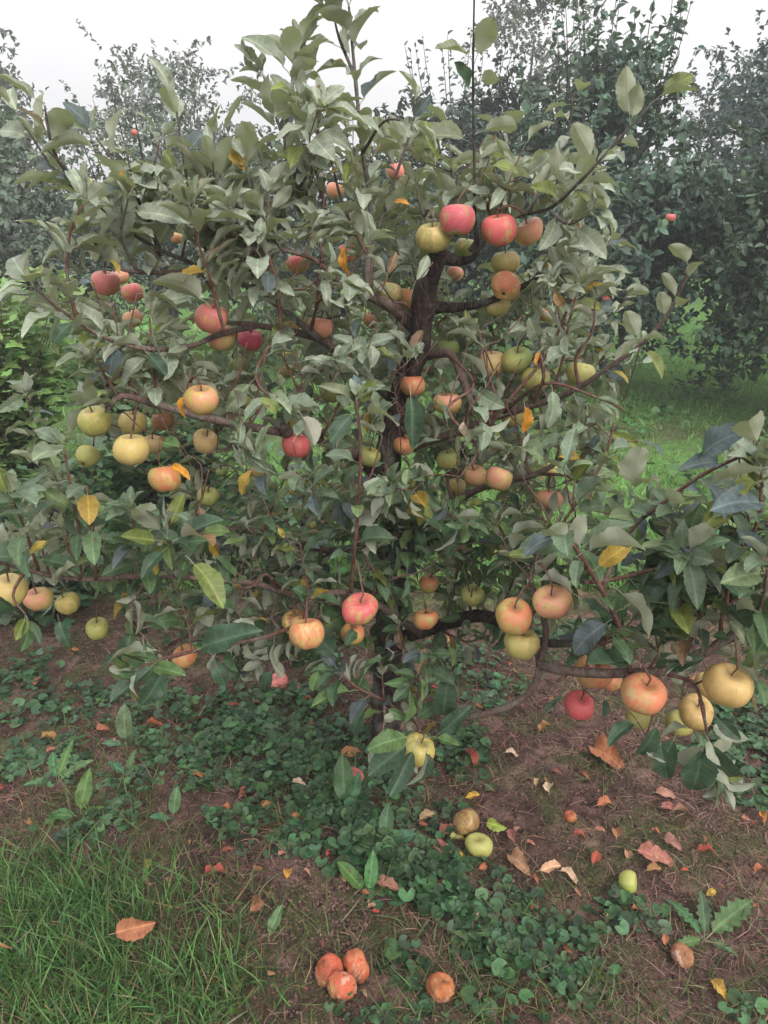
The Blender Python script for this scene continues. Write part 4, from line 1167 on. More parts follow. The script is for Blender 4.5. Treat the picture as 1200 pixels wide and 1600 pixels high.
def apple_mesh(name, R, seed, mat, wrinkle=0.0, nu=28, nv=18, flat=0.9):
    r = np.random.default_rng(seed)
    V = []
    ph = r.uniform(0, 6.28, 3); sk = r.normal(0, .06, 2); tap = r.uniform(0.0, .10); flat = flat * r.uniform(.9, 1.07)
    for j in range(nv + 1):
        a = PI * j / nv
        a = max(a, 1e-3); 
        for i in range(nu):
            f = 2 * PI * i / nu
            s = math.sin(a) ** 0.93 if math.sin(a) > 0 else 0
            rad = s * (1 + tap * math.cos(a) * 1.2) * (1 + .03 * math.cos(5 * f + ph[0]) * (1 - math.cos(a)) * .8 + +.03 * math.cos(2 * f + ph[1]))
            z = math.cos(a) * flat - .34 * math.exp(-(a / .40) ** 2) + .17 * math.exp(-((PI - a) / .32) ** 2) + sk[0] * s * math.cos(f) + sk[1] * s * math.sin(f)
            z -= .03 * math.cos(5 * f + ph[0]) * math.exp(-((PI - a) / .5) ** 2) * s * 2
            if wrinkle:
                w = 1 + wrinkle * (math.sin(9 * f + 4 * a + ph[2]) * .3 + math.sin(4 * f - 9 * a) * .3 + r.normal(0, .35)) * s
                rad *= w
                z *= 1 + wrinkle * math.sin(3 * f) * .5
            V.append((R * rad * math.cos(f), R * rad * math.sin(f), R * z))
    F = []
    for j in range(nv):
        for i in range(nu):
            a0 = j * nu + i; a1 = j * nu + (i + 1) % nu
            F.append((a0, a0 + nu, a1 + nu)); F.append((a0, a1 + nu, a1))
    return mesh_np(name, V, F, mat)


BASE = [apple_mesh('fruit', 1.0, s, M_apple) for s in range(8)]
ROT = [apple_mesh('rotten_fruit', 1.0, s + 20, M_rot, .10) for s in range(3)]
for m in BASE + ROT: m.materials[0]


def scaled_mesh(me, R, key):
    m = me.copy(); m.transform(Matrix.Scale(R, 4)); return m


stem_cache = {}


def apple(loc, R, skin, blush, amt, up, label, group, seed, rotten=False, stem=True, bd=None, small=False):
    root = empty('apple', loc, label, 'apple', group)
    ar = random.Random(seed)
    q = Vector(up).to_track_quat('Z', 'Y') @ Matrix.Rotation(ar.uniform(0, 6.28), 3, 'Z').to_quaternion()
    root.rotation_mode = 'QUATERNION'; root.rotation_quaternion = q
    me = scaled_mesh((ROT if rotten else BASE)[seed % (3 if rotten else 8)], R, None)
    fr = bpy.data.objects.new('fruit', me); link(fr, root)
    fr['skin'] = tuple(x * ar.uniform(.9, 1.1) for x in skin); fr['blush'] = blush; fr['blush_amount'] = amt - .12 + ar.uniform(-.05, .05)
    bdv = Vector(bd) if bd is not None else Vector((ar.uniform(-.6, .6), -.5, .8))
    bdv = q.inverted() @ bdv.normalized()
    fr['blush_dir'] = tuple(bdv)
    if small: return root, None
    # calyx: five little dried sepals in the lower hollow
    V, F = [], []
    for k in range(5):
        a = k * 1.2566; c, s = math.cos(a), math.sin(a); b0 = len(V)
        V += [(c * .03 - s * .05, s * .03 + c * .05, -.70), (c * .03 + s * .05, s * .03 - c * .05, -.70), (c * .13, s * .13, -.80), (c * .06, s * .06, -.86)]
        F += [(b0, b0 + 1, b0 + 2), (b0 + 1, b0, b0 + 3), (b0, b0 + 2, b0 + 3), (b0 + 2, b0 + 1, b0 + 3)]
    link(bpy.data.objects.new('calyx', mesh_np('calyx', np.array(V) * R, F, M_calyx)), root)
    tip = None
    if stem:
        st, _ = catmull([(0, 0, .50 * R), (ar.uniform(-.04, .04) * R, 0, .75 * R), (ar.uniform(-.12, .12) * R, ar.uniform(-.1, .1) * R, 1.05 * R)], .004)
        link(bpy.data.objects.new('stem', tube_mesh('stem', st, np.linspace(.0016, .0019, len(st)), M_stem, 6)), root)
        tip = np.array(q @ Vector(st[-1])) + np.asarray(loc)
    return root, tip


for k, (px, py, w, skin, blush, amt, face, label) in enumerate(A):
    d = min(1.62 * (w / 50) ** -.4, 1.95) * {(652, 1172): 1.1, (927, 1050): 1.09, (954, 1064): 1.02}.get((px, py), 1.0)
    rr = ray(px, py)
    loc = np.array([0, 0, CAM_H]) + rr * d
    R = w / 1200 * d / 2 * 1.0
    ar = random.Random(k * 7 + 3)
    up = np.array([ar.gauss(0, .22), ar.gauss(0, .15), 1.0])
    if face == 'c': up = np.array([.25, .75, .55])
    if face == 't': up = np.array([ar.gauss(0, .12), -.25, 1.0])
    root, tip = apple(loc, R, skin, blush, amt, up, label, 'apples hanging on the tree', k)
    # fruit spur from the nearest branch
    pl = np.array(pool_p); j = int(np.argmin(np.linalg.norm(pl - tip - [0, 0, .02], axis=1)))
    p0 = pl[j]; mid = (p0 + tip) / 2 + [0, 0, .01 + .05 * np.linalg.norm(p0 - tip)]
    if np.linalg.norm(p0 - tip) > .01:
        r0 = min(pool_r[j] * .8, .0032)
        bi = add_branch('fruit_spur', [p0, mid, tip], [r0, r0 * .8, .0022], M_twig, 5, .04, .012, pool=False)
        if lr.random() < .55:
            leafy(bi, .6, .04, .06, (50, 90), .2, 3)

# ---- individually placed leaves: base px, tip px, Y at base, Y at tip, tone, roll(-1..1 how much the underside shows), label
ORANGE = (.50, .22, .025); YEL = (.32, .25, .05); YGR = (.15, .19, .055); PALE = (.17, .19, .12); BLU = (.07, .10, .105); DKG = (.045, .085, .05); BRW = (.28, .17, .09); BRI = (.085, .15, .05)
KL = [
    (541, 372, 532, 436, 1.52, 1.50, ORANGE, 0), (612, 316, 640, 312, 1.6, 1.58, ORANGE, 0), (290, 612, 276, 655, 1.45, 1.43, ORANGE, 0), (262, 725, 296, 742, 1.42, 1.38, ORANGE, 0),
    (82, 842, 38, 862, 1.3, 1.27, YEL, 0), (818, 625, 828, 682, 1.52, 1.5, ORANGE, 0), (785, 868, 834, 862, 1.4, 1.36, YGR, 0), (846, 545, 836, 572, 1.55, 1.52, ORANGE, 0),
    (760, 262, 812, 250, 1.6, 1.56, YGR, 0), (438, 645, 408, 622, 1.45, 1.42, YGR, 0), (165, 405, 192, 418, 1.5, 1.47, YEL, 0), (862, 450, 885, 488, 1.5, 1.5, BRW, 0),
    (945, 578, 990, 590, 1.5, 1.46, YEL, 0), (290, 868, 362, 945, 1.32, 1.24, YGR, 0), (725, 652, 724, 688, 1.42, 1.42, (.55, .45, .38), 0),
    (250, 690, 285, 700, 1.4, 1.36, BRI, 0), (240, 870, 246, 905, 1.38, 1.37, YEL, 0), (432, 820, 446, 842, 1.45, 1.44, YEL, 0),
    # right foreground
    (900, 870, 1026, 812, 1.12, 1.04, PALE, 1), (905, 868, 905, 790, 1.13, 1.15, PALE, 1), (893, 862, 845, 800, 1.14, 1.1, DKG, 1), (955, 915, 1050, 985, 1.16, 1.08, PALE, 1),
    (830, 908, 915, 905, 1.36, 1.28, PALE, 1), (890, 925, 985, 985, 1.3, 1.22, DKG, 0), (900, 945, 960, 960, 1.28, 1.2, DKG, 0), (1005, 1035, 910, 1030, 1.22, 1.14, DKG, 0),
    (1035, 1045, 1095, 1030, 1.22, 1.16, DKG, 0), (1090, 725, 1140, 650, 1.12, 1.05, BLU, 0), (1135, 725, 1070, 718, 1.12, 1.08, BLU, 0), (1200, 790, 1135, 765, 1.08, 1.0, BLU, 0),
    (1100, 760, 1205, 720, 1.1, 1.02, PALE, 1), (1190, 705, 1150, 620, 1.06, 1.0, PALE, 1), (1080, 900, 1060, 800, 1.2, 1.16, PALE, 1), (1075, 900, 1130, 850, 1.2, 1.1, DKG, 1),
    (985, 770, 1005, 690, 1.3, 1.26, PALE, 1), (985, 770, 1025, 725, 1.3, 1.24, PALE, 1), (1140, 960, 1200, 930, 1.15, 1.08, PALE, 1), (1130, 960, 1180, 1010, 1.16, 1.1, PALE, 1),
    (1030, 1120, 1000, 1200, 1.22, 1.2, DKG, 0), (1000, 1125, 945, 1150, 1.24, 1.18, DKG, 0), (1030, 1150, 1045, 1235, 1.22, 1.18, DKG, 0), (1095, 1150, 1090, 1265, 1.2, 1.16, DKG, 0),
    (1100, 1140, 1145, 1255, 1.2, 1.15, DKG, 0), (1110, 1110, 1160, 1165, 1.18, 1.12, DKG, 0), (1060, 1140, 1020, 1225, 1.22, 1.2, DKG, 0),
    (885, 1080, 850, 1125, 1.3, 1.26, DKG, 0), (940, 1085, 952, 1125, 1.28, 1.25, DKG, 0),
    # low middle cluster
    (625, 1140, 655, 1080, 1.42, 1.44, BRI, 0), (648, 1150, 580, 1160, 1.35, 1.28, BRI, 0), (650, 1155, 565, 1215, 1.35, 1.28, DKG, 0), (655, 1155, 600, 1255, 1.35, 1.27, DKG, 0),
    (668, 1160, 655, 1245, 1.30, 1.25, DKG, 0), (680, 1150, 735, 1110, 1.42, 1.38, DKG, 0), (675, 1150, 722, 1165, 1.33, 1.29, BRI, 0), (560, 1078, 480, 1090, 1.44, 1.38, BRI, 0), (575, 1100, 540, 1150, 1.43, 1.4, DKG, 0),
    (630, 1120, 600, 1125, 1.46, 1.4, BRI, 0), (500, 1040, 485, 1085, 1.44, 1.4, BRI, 0), (530, 1030, 485, 980, 1.46, 1.4, DKG, 0), (650, 1110, 665, 1060, 1.46, 1.42, DKG, 0), (690, 1130, 700, 1060, 1.46, 1.42, DKG, 0),
    # upright red twig head
    (557, 640, 512, 690, 1.38, 1.32, DKG, 0), (557, 635, 590, 590, 1.38, 1.36, YGR, 0), (555, 632, 505, 590, 1.38, 1.34, PALE, 0), (558, 632, 560, 580, 1.38, 1.38, BLU, 0), (560, 650, 640, 630, 1.38, 1.32, PALE, 1),
    (640, 600, 650, 740 - 30, 1.45, 1.38, DKG, 0), (465, 640, 505, 700, 1.42, 1.4, BRW, 1),
    # left cluster near the camera
    (262, 842, 195, 768, 1.34, 1.28, BRI, 1), (258, 845, 175, 840, 1.34, 1.26, YGR, 0), (262, 842, 262, 765, 1.34, 1.32, BLU, 0), (270, 845, 350, 820, 1.34, 1.26, BRW, 1), (268, 850, 335, 800, 1.34, 1.3, DKG, 0),
    (262, 855, 215, 895, 1.33, 1.25, DKG, 0), (130, 880, 60, 940 - 40, 1.36, 1.28, PALE, 1), (30, 960, -20, 930, 1.25, 1.18, DKG, 0), (90, 960, 105, 1020, 1.34, 1.3, DKG, 0), (10, 840, 45, 800, 1.25, 1.2, PALE, 1),
    (240, 1020, 145, 1005, 1.32, 1.24, DKG, 0), (250, 1030, 165, 1110, 1.32, 1.24, DKG, 0), (262, 1030, 225, 1120, 1.32, 1.24, DKG, 0), (235, 1040, 280, 1050, 1.3, 1.24, BRI, 0), (300, 1020, 390, 975, 1.36, 1.28, DKG, 0),
    (330, 1020, 355, 1080, 1.38, 1.34, DKG, 0), (200, 930, 240, 985, 1.4, 1.34, PALE, 1), (390, 870, 385, 835, 1.5, 1.45, DKG, 0), (430, 1040, 400, 1090, 1.42, 1.4, DKG, 0),
    # upper right long shoot
    (1020, 160, 1098, 118, 1.46, 1.42, PALE, 1), (985, 195, 975, 90, 1.48, 1.46, PALE, 1), (985, 195, 1000, 120, 1.48, 1.47, PALE, 1), (960, 225, 1015, 215, 1.5, 1.44, PALE, 1), (930, 255, 890, 185, 1.52, 1.5, PALE, 1),
    (905, 290, 955, 330, 1.54, 1.48, PALE, 1), (900, 290, 985, 268, 1.54, 1.48, PALE, 1), (880, 300, 865, 215, 1.56, 1.54, PALE, 1),
    # along the bare top shoot
    (741, 100, 775, 8, 1.64, 1.6, PALE, 1), (739, 95, 683, 52, 1.64, 1.58, PALE, 0), (738, 150, 705, 90, 1.64, 1.6, DKG, 0), (742, 210, 828, 178, 1.65, 1.58, PALE, 1), (738, 225, 655, 185, 1.65, 1.58, PALE, 0), (742, 130, 792, 112, 1.64, 1.6, PALE, 1),
    # right middle shoot
    (1078, 420, 1050, 366, 1.42, 1.42, PALE, 1), (1072, 440, 1095, 395, 1.42, 1.38, PALE, 1), (1060, 470, 1030, 425, 1.43, 1.4, PALE, 1), (1040, 500, 1030, 450, 1.44, 1.42, PALE, 1), (1055, 485, 1078, 452, 1.44, 1.4, PALE, 1), (1000, 535, 975, 480, 1.47, 1.45, PALE, 1), (1000, 535, 1048, 512, 1.47, 1.42, PALE, 1),
    # left shoots
    (235, 545, 160, 520, 1.47, 1.42, PALE, 1), (110, 495, 30, 455, 1.41, 1.38, PALE, 0), (120, 500, 75, 530, 1.41, 1.36, DKG, 0), (180, 530, 170, 590, 1.44, 1.4, BLU, 0), (225, 546, 265, 590, 1.46, 1.42, DKG, 0), (330, 480, 235, 405, 1.5, 1.46, PALE, 1),
    (200, 640, 130, 600, 1.46, 1.4, PALE, 1), (60, 450, 105, 385 + 40, 1.4, 1.38, PALE, 1),
]
pool = np.array(pool_p)
for (bx, by, tx, ty, yb, yt, tone, under) in KL:
    if by < 300 and 650 < bx < 800: yb, yt = yb + .08, yt + .08
    b0, t0 = P(bx, by, yb), P(tx, ty, yt)
    if under == 1:
        nn_ = np.array([0, .9, .55])
        nn_ = np.array([nr.normal(0, .4), .8, .6])
    else:
        nn_ = np.array([nr.normal(0, .5), -.65 + nr.normal(0, .2), .7])
    L = np.linalg.norm(t0 - b0) / 1.2
    j = int(np.argmin(np.linalg.norm(pool - b0, axis=1)))
    q = lr.uniform(.85, 1.15)
    add_leaf(b0, t0 - b0, nn_, max(L, .03), pool_i[j], tuple(np.array(tone) * q), True, lr.randrange(len(LEAF)))

# ---- keep leaves from burying trunk windows and apples
pos = np.array([l[0] + l[1][:, 1] * l[2] * .75 for l in LR])
lx, ly, ld_ = proj(pos)
keep = np.ones(len(LR), bool)
trunk_win = [(645, 400, 692, 540, 1.62), (575, 1100, 625, 1185, 1.6)]
for i, l in enumerate(LR):
    if l[6]: continue
    for (x0, y0, x1, y1, yd) in trunk_win:
        if x0 - 12 < lx[i] < x1 + 12 and y0 < ly[i] < y1 and pos[i][1] < TY and lr.random() < (.35 if x0 == 600 else (.3 if x0 == 575 else .8)): keep[i] = False
    if ly[i] > 1275 or (lx[i] > lr.uniform(930, 1000) and ly[i] < 370 and ly[i] > 245): keep[i] = False
    if lx[i] > 700 and lx[i] < 1000 and ly[i] > 1135: keep[i] = False
    if lx[i] > lr.uniform(925, 1010) and 370 < ly[i] < 690 and lr.random() < .93: keep[i] = False
    if 955 < lx[i] < 1130 and 600 < ly[i] < 760 and lr.random() < .85: keep[i] = False
    if lx[i] >= 1130 and 600 < ly[i] < 700 and lr.random() < .8: keep[i] = False
    if lx[i] < 365 and ly[i] < 250 and lr.random() < .6: keep[i] = False
    if lx[i] > 690 and ly[i] < 235 and lr.random() < .9: keep[i] = False
    if ly[i] < 280 and lr.random() < .25: keep[i] = False
    if 625 < lx[i] <= 690 and ly[i] < 150 and lr.random() < .85: keep[i] = False
for (px, py, w, *_r) in A:
    d = min(1.62 * (w / 50) ** -.4, 1.95)
    near = (np.hypot(lx - px, ly - py) < w * .5 + 26) & (ld_ < d + .03)
    for i in np.nonzero(near)[0]:
        if not LR[i][6] and lr.random() < (.95 if w > 34 else .8): keep[i] = False
LR = [l for l, k in zip(LR, keep) if k]

# ---- which leaves show largest: those become single parts, the rest one mass
n = len(LR)
pos = np.array([l[0] for l in LR]); RR = np.array([l[1] for l in LR]); SC = np.array([l[2] for l in LR])
VA = np.array([l[3] for l in LR]); TI = np.array([l[4] for l in LR])
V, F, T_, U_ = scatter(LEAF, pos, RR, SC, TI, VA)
bvh = BVHTree.FromPolygons([tuple(v) for v in V], [tuple(f) for f in F.tolist()])
camp = Vector((0, 0, CAM_H)); score = np.zeros(n)
for i in range(n):
    Lc = SC[i]
    for t in (.45, .75, 1.05):
        p = pos[i] + RR[i][:, 1] * Lc * t
        x_, y_, d_ = proj(p)
        if not (-20 < x_[0] < 1220 and -20 < y_[0] < 1620): continue
        pv = Vector(p); dv = camp - pv; dist = dv.length
        hit = bvh.ray_cast(camp, -dv.normalized(), dist - .012)
        vis = 1.0 if hit[0] is None else .0
        facing = abs(np.dot(RR[i][:, 2], nrm(np.array(dv))))
        score[i] += vis * (Lc / d_[0]) ** 2 * (.25 + facing)
top = set(np.argsort(-score)[:298].tolist())
LM = [mesh_np('leaf', v, f, M_leaf, None, u) for v, f, u in LEAF]
for i in sorted(top):
    par = BR[LR[i][5]]['obj']
    o = bpy.data.objects.new('leaf', LM[VA[i]]); link(o, par)
    M4 = Matrix(RR[i].tolist()).to_4x4()
    o.matrix_basis = Matrix.Translation(Vector(pos[i] - TREE_LOC)) @ M4 @ Matrix.Scale(SC[i], 4)
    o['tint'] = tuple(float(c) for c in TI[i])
rest = np.array([i for i in range(n) if i not in top])
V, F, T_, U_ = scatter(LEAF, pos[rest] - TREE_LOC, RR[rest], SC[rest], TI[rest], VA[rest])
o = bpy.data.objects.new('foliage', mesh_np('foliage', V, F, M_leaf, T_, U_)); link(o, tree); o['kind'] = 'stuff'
print('leaves', n, 'branches', len(BR), 'twigs', len(FT))

# sawn stub on the left limb
c = P(449, 678, 1.60)
pth, _ = catmull([c, c + np.array([-.002, -.012, .018]), c + np.array([-.003, -.016, .026])], .006)
link(bpy.data.objects.new('pruning_stub', tube_mesh('pruning_stub', pth - TREE_LOC, np.full(len(pth), .012), M_branch, 10, .03)), tree)

# small apples on the trees behind
for k, (px, py, Yd, s) in enumerate([(487, 367, 6.7, .03), (335, 348, 6.5, .035), (339, 360, 6.5, .03), (308, 224, 6.6, .03), (210, 207, 6.5, .025), (138, 284, 6.3, .035),
                                     (364, 370, 6.5, .035), (1048, 340, 4.95, .03), (946, 468, 6.0, .036), (150, 315, 6.3, .03)]):
    red = k not in (5, 9)
    lab = ['small red apple showing through the leaves left of the orange leaf', 'upper of two tiny red apples left of the tree middle', 'lower of two tiny red apples left of the tree middle',
           'highest tiny red apple on the pale tree behind', 'tiny red apple below the tall thin shoot at the left', 'tiny green apple on the left background tree', 'tiny dull red apple beside the two tiny red ones',
           'pink apple on the dense tree at the right edge', 'bright red pink apple on the dark tree right of the near tree', 'tiny pale green apple low on the left background tree'][k]
    apple(P(px, py, Yd), s, YG, RED if red else GR, .9 if red else .2, (0, 0, 1), lab, 'apples on the trees behind', 200 + k, small=True)

# ------------------------------------------------------------------ fallen apples
ROTC = (.46, .15, .09); ROTR = (.48, .10, .05)
for k, (px, py, w, skin, blush, rot, up, label) in enumerate([
    (515, 1512, 46, ROTC, ROTR, 1, (-.5, .6, -.5), 'rotten orange apple, left of three lying together'),
    (556, 1505, 46, ROTC, ROTR, 1, (.8, .3, .1), 'rotten orange pink apple, right of three lying together'),
    (534, 1537, 46, ROTC, ROTR, 1, (.3, .7, .3), 'rotten split apple, nearest of three lying together'),
    (688, 1538, 46, ROTC, (.45, .14, .04), 1, (.3, .2, .9), 'single rotten orange apple lying near the bottom edge'),
    (980, 1376, 34, (.30, .38, .08), YG, 0, (.9, -.3, .2), 'green yellow apple lying alone on the soil at the right'),
    (727, 1284, 44, (.36, .30, .11), BRN, 0, (.3, -.6, -.5), 'upper yellow fallen apple among withered leaves'),
    (748, 1320, 42, (.33, .36, .10), YG, 0, (-.2, .1, .9), 'lower yellow green fallen apple among withered leaves'),
    (553, 1213, 32, (.35, .08, .07), CRM, 0, (.2, .2, .9), 'dark red fallen apple under the lowest leaves'),
    (436, 1066, 32, SAL, PNK, 0, (-.2, -.3, .9), 'pink fallen apple beyond the dark ivy patch'),
    (890, 1274, 20, (.30, .05, .03), ROTR, 1, (0, 0, 1), 'shrivelled dark red apple on the brown litter'),
    (1064, 1490, 36, (.30, .10, .08), BRN, 1, (.2, -.4, .9), 'collapsed pinkish brown apple near the right corner'),
]):
    g = G(px, py + w * .3); dd = proj(g)[2][0]; R = w / 1200 * dd / 2
    sk = (0.44, 0.13, 0.08) if rot else skin
    apple(g + np.array([0, 0, R * (.58 if rot else .7)]), R, skin, blush, .5, up, label, 'apples fallen on the ground', 300 + k, rotten=bool(rot), stem=(k in (5,)), bd=(0, 0, 1))

# ------------------------------------------------------------------ fallen leaves
DRY = []
for i in range(8):
    r = random.Random(300 + i)
    DRY.append(leaf_template(40 + i, n=10, width=r.uniform(.2, .32), fold=r.uniform(.6, 1.6), curl=r.uniform(.2, .9), wave=r.uniform(.06, .14), twist=r.uniform(-1.2, 1.2), teeth=.08, petiole=.18))
DM = [mesh_np('blade', v, f, M_dry, None, u) for v, f, u in DRY]
PKB = (.34, .17, .125); ORB = (.34, .15, .075); DRB = (.22, .08, .055); CRE = (.5, .38, .26); YBR = (.45, .28, .06); REDB = (.34, .07, .05)
FL = [
    (210, 1504, 62, 10, ORB, 'long rolled tan leaf lying on the tall grass'), (232, 1358, 22, 70, YBR, 'small orange yellow leaf on the brown patch at the left'),
    (398, 1422, 36, 60, ORB, 'tan orange leaf standing on edge below the straw patch'), (333, 1372, 38, 10, REDB, 'red orange leaf on the straw patch'),
    (308, 1218, 26, 20, ORB, 'orange leaf at the left of the big ivy patch'), (415, 1265, 26, -10, ORB, 'light orange leaf lying in the middle of the ivy'),
    (445, 1210, 32, 80, PKB, 'pale brown leaf upright among the dark ivy'), (384, 1247, 34, 40, DRB, 'dark brown curled leaf at the ivy edge'),
    (402, 1106, 26, -20, ORB, 'orange red leaf on the far ivy'), (76, 1160, 30, 0, ORB, 'curled orange leaf at the left edge ivy'), (159, 1146, 22, 20, ORB, 'small orange leaf near the pale upright weed'),
    (60, 1073, 22, 90, ORB, 'small orange leaf far left under the branches'), (310, 1128, 22, 30, REDB, 'bright red leaf fragment on the soil at the left'), (240, 1137, 32, 10, REDB, 'reddish leaf pressed into the soil at the left'),
    (100, 1388, 44, 80, DRB, 'dark curled leaf at the edge of the tall grass'), (450, 1372, 26, 85, YBR, 'narrow orange leaf standing left of the bare soil'), (600, 1392, 42, -15, PKB, 'pale folded leaf right of the bright green plantain'),
    (689, 1333, 38, -70, PKB, 'light pink brown leaf left of the two fallen yellow apples'), (700, 1310, 40, 30, DRB, 'dark brown leaf touching the upper fallen yellow apple'), (735, 1252, 26, 10, YBR, 'yellow leaf above the fallen yellow apples'),
    (717, 1343, 22, 0, YBR, 'bright yellow leaf below the fallen yellow apples'), (712, 1318, 34, 15, (.30, .30, .12), 'greenish withered leaf between the fallen yellow apples'), (664, 1284, 30, 25, PKB, 'pink brown leaf left above the fallen yellow apples'),
    (754, 1362, 20, 20, ORB, 'small orange leaf under the lower fallen yellow apple'), (770, 1297, 34, -30, (.34, .33, .1), 'yellow green leaf right of the fallen yellow apples'), (803, 1313, 36, 85, PKB, 'pinkish narrow leaf right of the fallen yellow apples'),
    (806, 1352, 42, -55, PKB, 'brown curled leaf at the top of the right ivy patch'), (855, 1366, 40, 10, CRE, 'pale tan leaf at the edge of the right ivy patch'), (886, 1372, 36, -20, CRE, 'cream leaf beside the pale tan one'),
    (1015, 1345, 62, -30, PKB, 'large curled pinkish brown leaf above the lone green apple'), (1018, 1366, 28, 10, ORB, 'orange brown leaf right of the lone green apple'), (980, 1342, 26, 60, PKB, 'upright brown leaf left of the large curled one'),
    (928, 1350, 28, 60, REDB, 'dark red leaf left above the lone green apple'), (942, 1264, 34, 10, ORB, 'tan red leaf on the brown litter at the right'), (857, 1238, 26, 80, CRE, 'pale narrow leaf upright on the brown litter'),
    (838, 1230, 18, 70, CRE, 'small pale leaf on the dark litter'), (1062, 1272, 40, 15, PKB, 'light pink brown leaf under the drooping right branch'), (1035, 1248, 36, -20, PKB, 'brown leaf just above the light pink brown one'), (1040, 1268, 26, -5, PKB, 'small brown leaf touching the light pink brown one'),
    (962, 1308, 30, 75, ORB, 'thin orange leaf standing on the litter at the right'), (934, 1304, 18, 0, ORB, 'tiny orange fragment on the litter at the right'), (903, 1312, 24, 0, REDB, 'dull red leaf in the centre of the brown litter'),
    (1045, 1322, 30, -40, PKB, 'folded brown leaf at the right of the litter'), (1098, 1337, 32, 0, REDB, 'flat reddish leaf far right on the litter'), (1185, 1365, 34, 30, ORB, 'orange brown leaf at the right edge'), (993, 1427, 22, 10, ORB, 'orange leaf on the small ivy patch at the right'),
    (1108, 1403, 22, 20, YBR, 'small orange yellow leaf by the dandelion at the right'), (1118, 1547, 34, -70, YBR, 'yellow brown leaf near the right bottom corner'), (1038, 1478, 20, 80, ORB, 'small orange leaf beside the collapsed apple'),
    (733, 1188, 36, -60, REDB, 'red brown leaf under the low right branch'), (940, 1185, 60, -55, ORB, 'long twisted orange brown leaf under the low right limb'), (848, 1145, 30, 40, ORB, 'orange brown leaf under the bright red hanging apple'), (798, 1182, 26, 5, CRE, 'small pale leaf on the soil left of the long twisted one'),
    (545, 1185, 40, 5, ORB, 'tan leaf at the foot of the trunk'), (464, 1230, 24, -15, CRE, 'cream leaf fragment in the ivy near the trunk'), (514, 1232, 20, -10, CRE, 'small cream leaf in front of the dark red fallen apple'), (365, 1112, 24, 0, REDB, 'red leaf far beyond the ivy'), (480, 1100, 20, 10, ORB, 'small orange leaf beyond the ivy near the trunk'),
    (700, 1010, 26, 10, ORB, 'orange leaf on the ground right behind the trunk'), (1190, 1285, 26, 80, YBR, 'yellow brown leaf at the right edge beside the pale ivy'), (10, 1528, 26, 40, ORB, 'brown orange leaf at the left edge in the tall grass'), (1075, 1440 + 4, 18, 30, ORB, 'tiny orange leaf left of the dandelion'),
]


def fallen(px, py, w, ang, col, label, k, group):
    g = G(px, py); dd = proj(g)[2][0]; L = w / 1200 * dd / 1.0
    a = math.radians(ang)
    d = np.array([math.cos(a), math.sin(a) * 1.1, .12 + .25 * abs(math.sin(a))])
    fr_ = random.Random(k)
    nn_ = np.array([fr_.gauss(0, .4), fr_.gauss(0, .4) - .2, 1])
    R = frames(d[None], nn_[None])[0]
    c = g - nrm(d) * L * .5 + np.array([0, 0, .012 + L * .12 + (.075 if (px < 320 and py > 1420) else 0)])
    o = bpy.data.objects.new('fallen_leaf', DM[k % 8]); link(o)
    o.matrix_basis = Matrix.Translation(Vector(c)) @ Matrix(R.tolist()).to_4x4() @ Matrix.Scale(L * .95, 4)
    o['tint'] = tuple(float(q * fr_.uniform(.85, 1.15)) for q in col)
    tag(o, label, 'leaf', group)


for k, f in enumerate(FL):
    fallen(*f, k, 'fallen leaves on the ground')
fr = random.Random(5)
for k in range(110):
    x, y = fr.uniform(0, 1200), fr.uniform(1000, 1590)
    if x < 330 and y > 1400: continue
    cn, cc_ = fr.choice([('pink brown', PKB), ('orange', ORB), ('dark brown', DRB), ('red', REDB)])
    rg = ('at the left' if x < 400 else 'in the middle' if x < 800 else 'at the right') + (' beyond the trunk foot' if y < 1180 else ' halfway down the bare strip' if y < 1380 else ' close to the viewer')
    fallen(x, y, fr.uniform(9, 19), fr.uniform(-90, 90), cc_, 'small %s leaf scrap %s' % (cn, rg), 100 + k, 'small %s leaf scraps %s' % (cn, rg))

# ------------------------------------------------------------------ weeds
WL = [mesh_np('leaf', v, f, M_leaf, None, u) for v, f, u in [leaf_template(60 + i, n=12, width=w_, fold=.4, curl=c_, wave=.05, teeth=t_, petiole=.2) for i, (w_, c_, t_) in
      enumerate([(.17, .5, .25), (.2, .3, .04), (.14, .7, .3), (.24, .2, .03)])]]


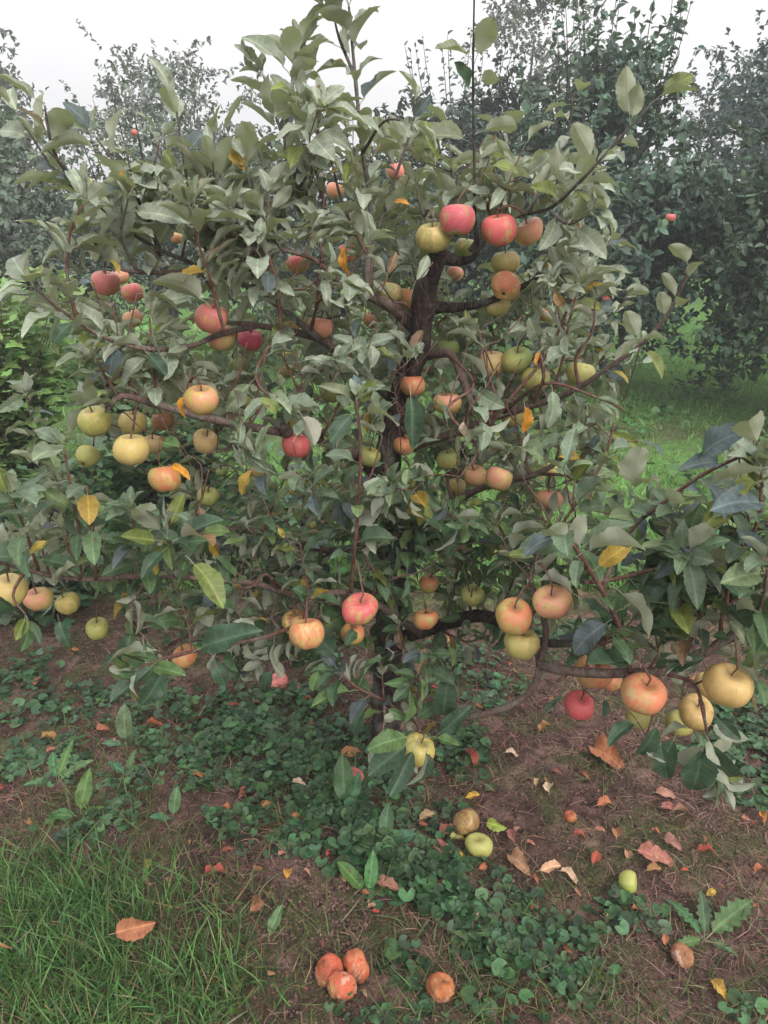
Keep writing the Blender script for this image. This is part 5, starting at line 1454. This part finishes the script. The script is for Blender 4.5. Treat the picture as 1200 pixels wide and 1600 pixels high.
def weed(name, px, py, leaves, tint, label, cat='weed'):
    g = G(px, py); root = empty(name, g, label, cat)
    dd = proj(g)[2][0]
    for k, (ang, el_, Lp, v) in enumerate(leaves):
        a = math.radians(ang); e = math.radians(el_); L = Lp / 1200 * dd
        d = np.array([math.cos(a) * math.cos(e), math.sin(a) * math.cos(e), math.sin(e)])
        nn_ = np.array([0, -.3, 1.0]) if el_ < 60 else np.array([.1, -1, .3])
        o = bpy.data.objects.new('leaf', WL[v]); link(o, root)
        o.matrix_basis = Matrix(frames(d[None], nn_[None])[0].tolist()).to_4x4() @ Matrix.Scale(L, 4)
        fr_ = random.Random(k); o['tint'] = tuple(c * fr_.uniform(.8, 1.2) for c in tint)


weed('dandelion', 1100, 1470, [(25, 30, 95, 0), (130, 45, 60, 2), (200, 25, 45, 0), (-40, 30, 40, 2), (75, 50, 60, 0)], (.07, .13, .055), 'dandelion with one long toothed leaf near the right bottom corner')
weed('plantain', 575, 1400, [(140, 30, 60, 1), (70, 65, 55, 1), (20, 20, 35, 3)], (.075, .15, .05), 'bright green plantain with two leaves on the bare soil', 'weed')
weed('broad_weed', 196, 1165, [(90, 78, 55, 3), (200, 30, 30, 1)], (.11, .17, .10), 'pale weed with one upright oval leaf at the left')
weed('broad_weed', 125, 1275, [(60, 70, 60, 1), (190, 15, 40, 3), (0, 30, 35, 1)], (.08, .15, .05), 'yellow green weed with a tall leaf above the tall grass')
weed('broad_weed', 90, 1225, [(20, 45, 50, 0), (120, 40, 50, 0), (70, 60, 55, 2), (200, 30, 40, 0)], (.08, .15, .07), 'toothed green weed left of the yellow green one')
weed('broad_weed', 600, 1320, [(80, 50, 50, 3), (10, 20, 45, 3), (160, 20, 50, 1)], (.06, .12, .07), 'dark weed with three broad leaves in the middle of the ivy')
weed('broad_weed', 418, 1470, [(60, 50, 45, 1)], (.08, .15, .07), 'single light green leaf sprouting below the tan orange leaf')
weed('broad_weed', 540, 1265, [(100, 70, 70, 3), (40, 60, 50, 1)], (.06, .12, .06), 'upright dark weed below the dark red fallen apple')
weed('broad_weed', 200, 1215, [(30, 30, 40, 0), (150, 30, 40, 0), (90, 50, 40, 2)], (.07, .13, .07), 'small toothed weed at the upper left of the soil')
weed('broad_weed', 270, 1280, [(80, 60, 40, 3), (200, 30, 30, 3)], (.07, .14, .07), 'small green weed with rounded leaves on the reddish litter')
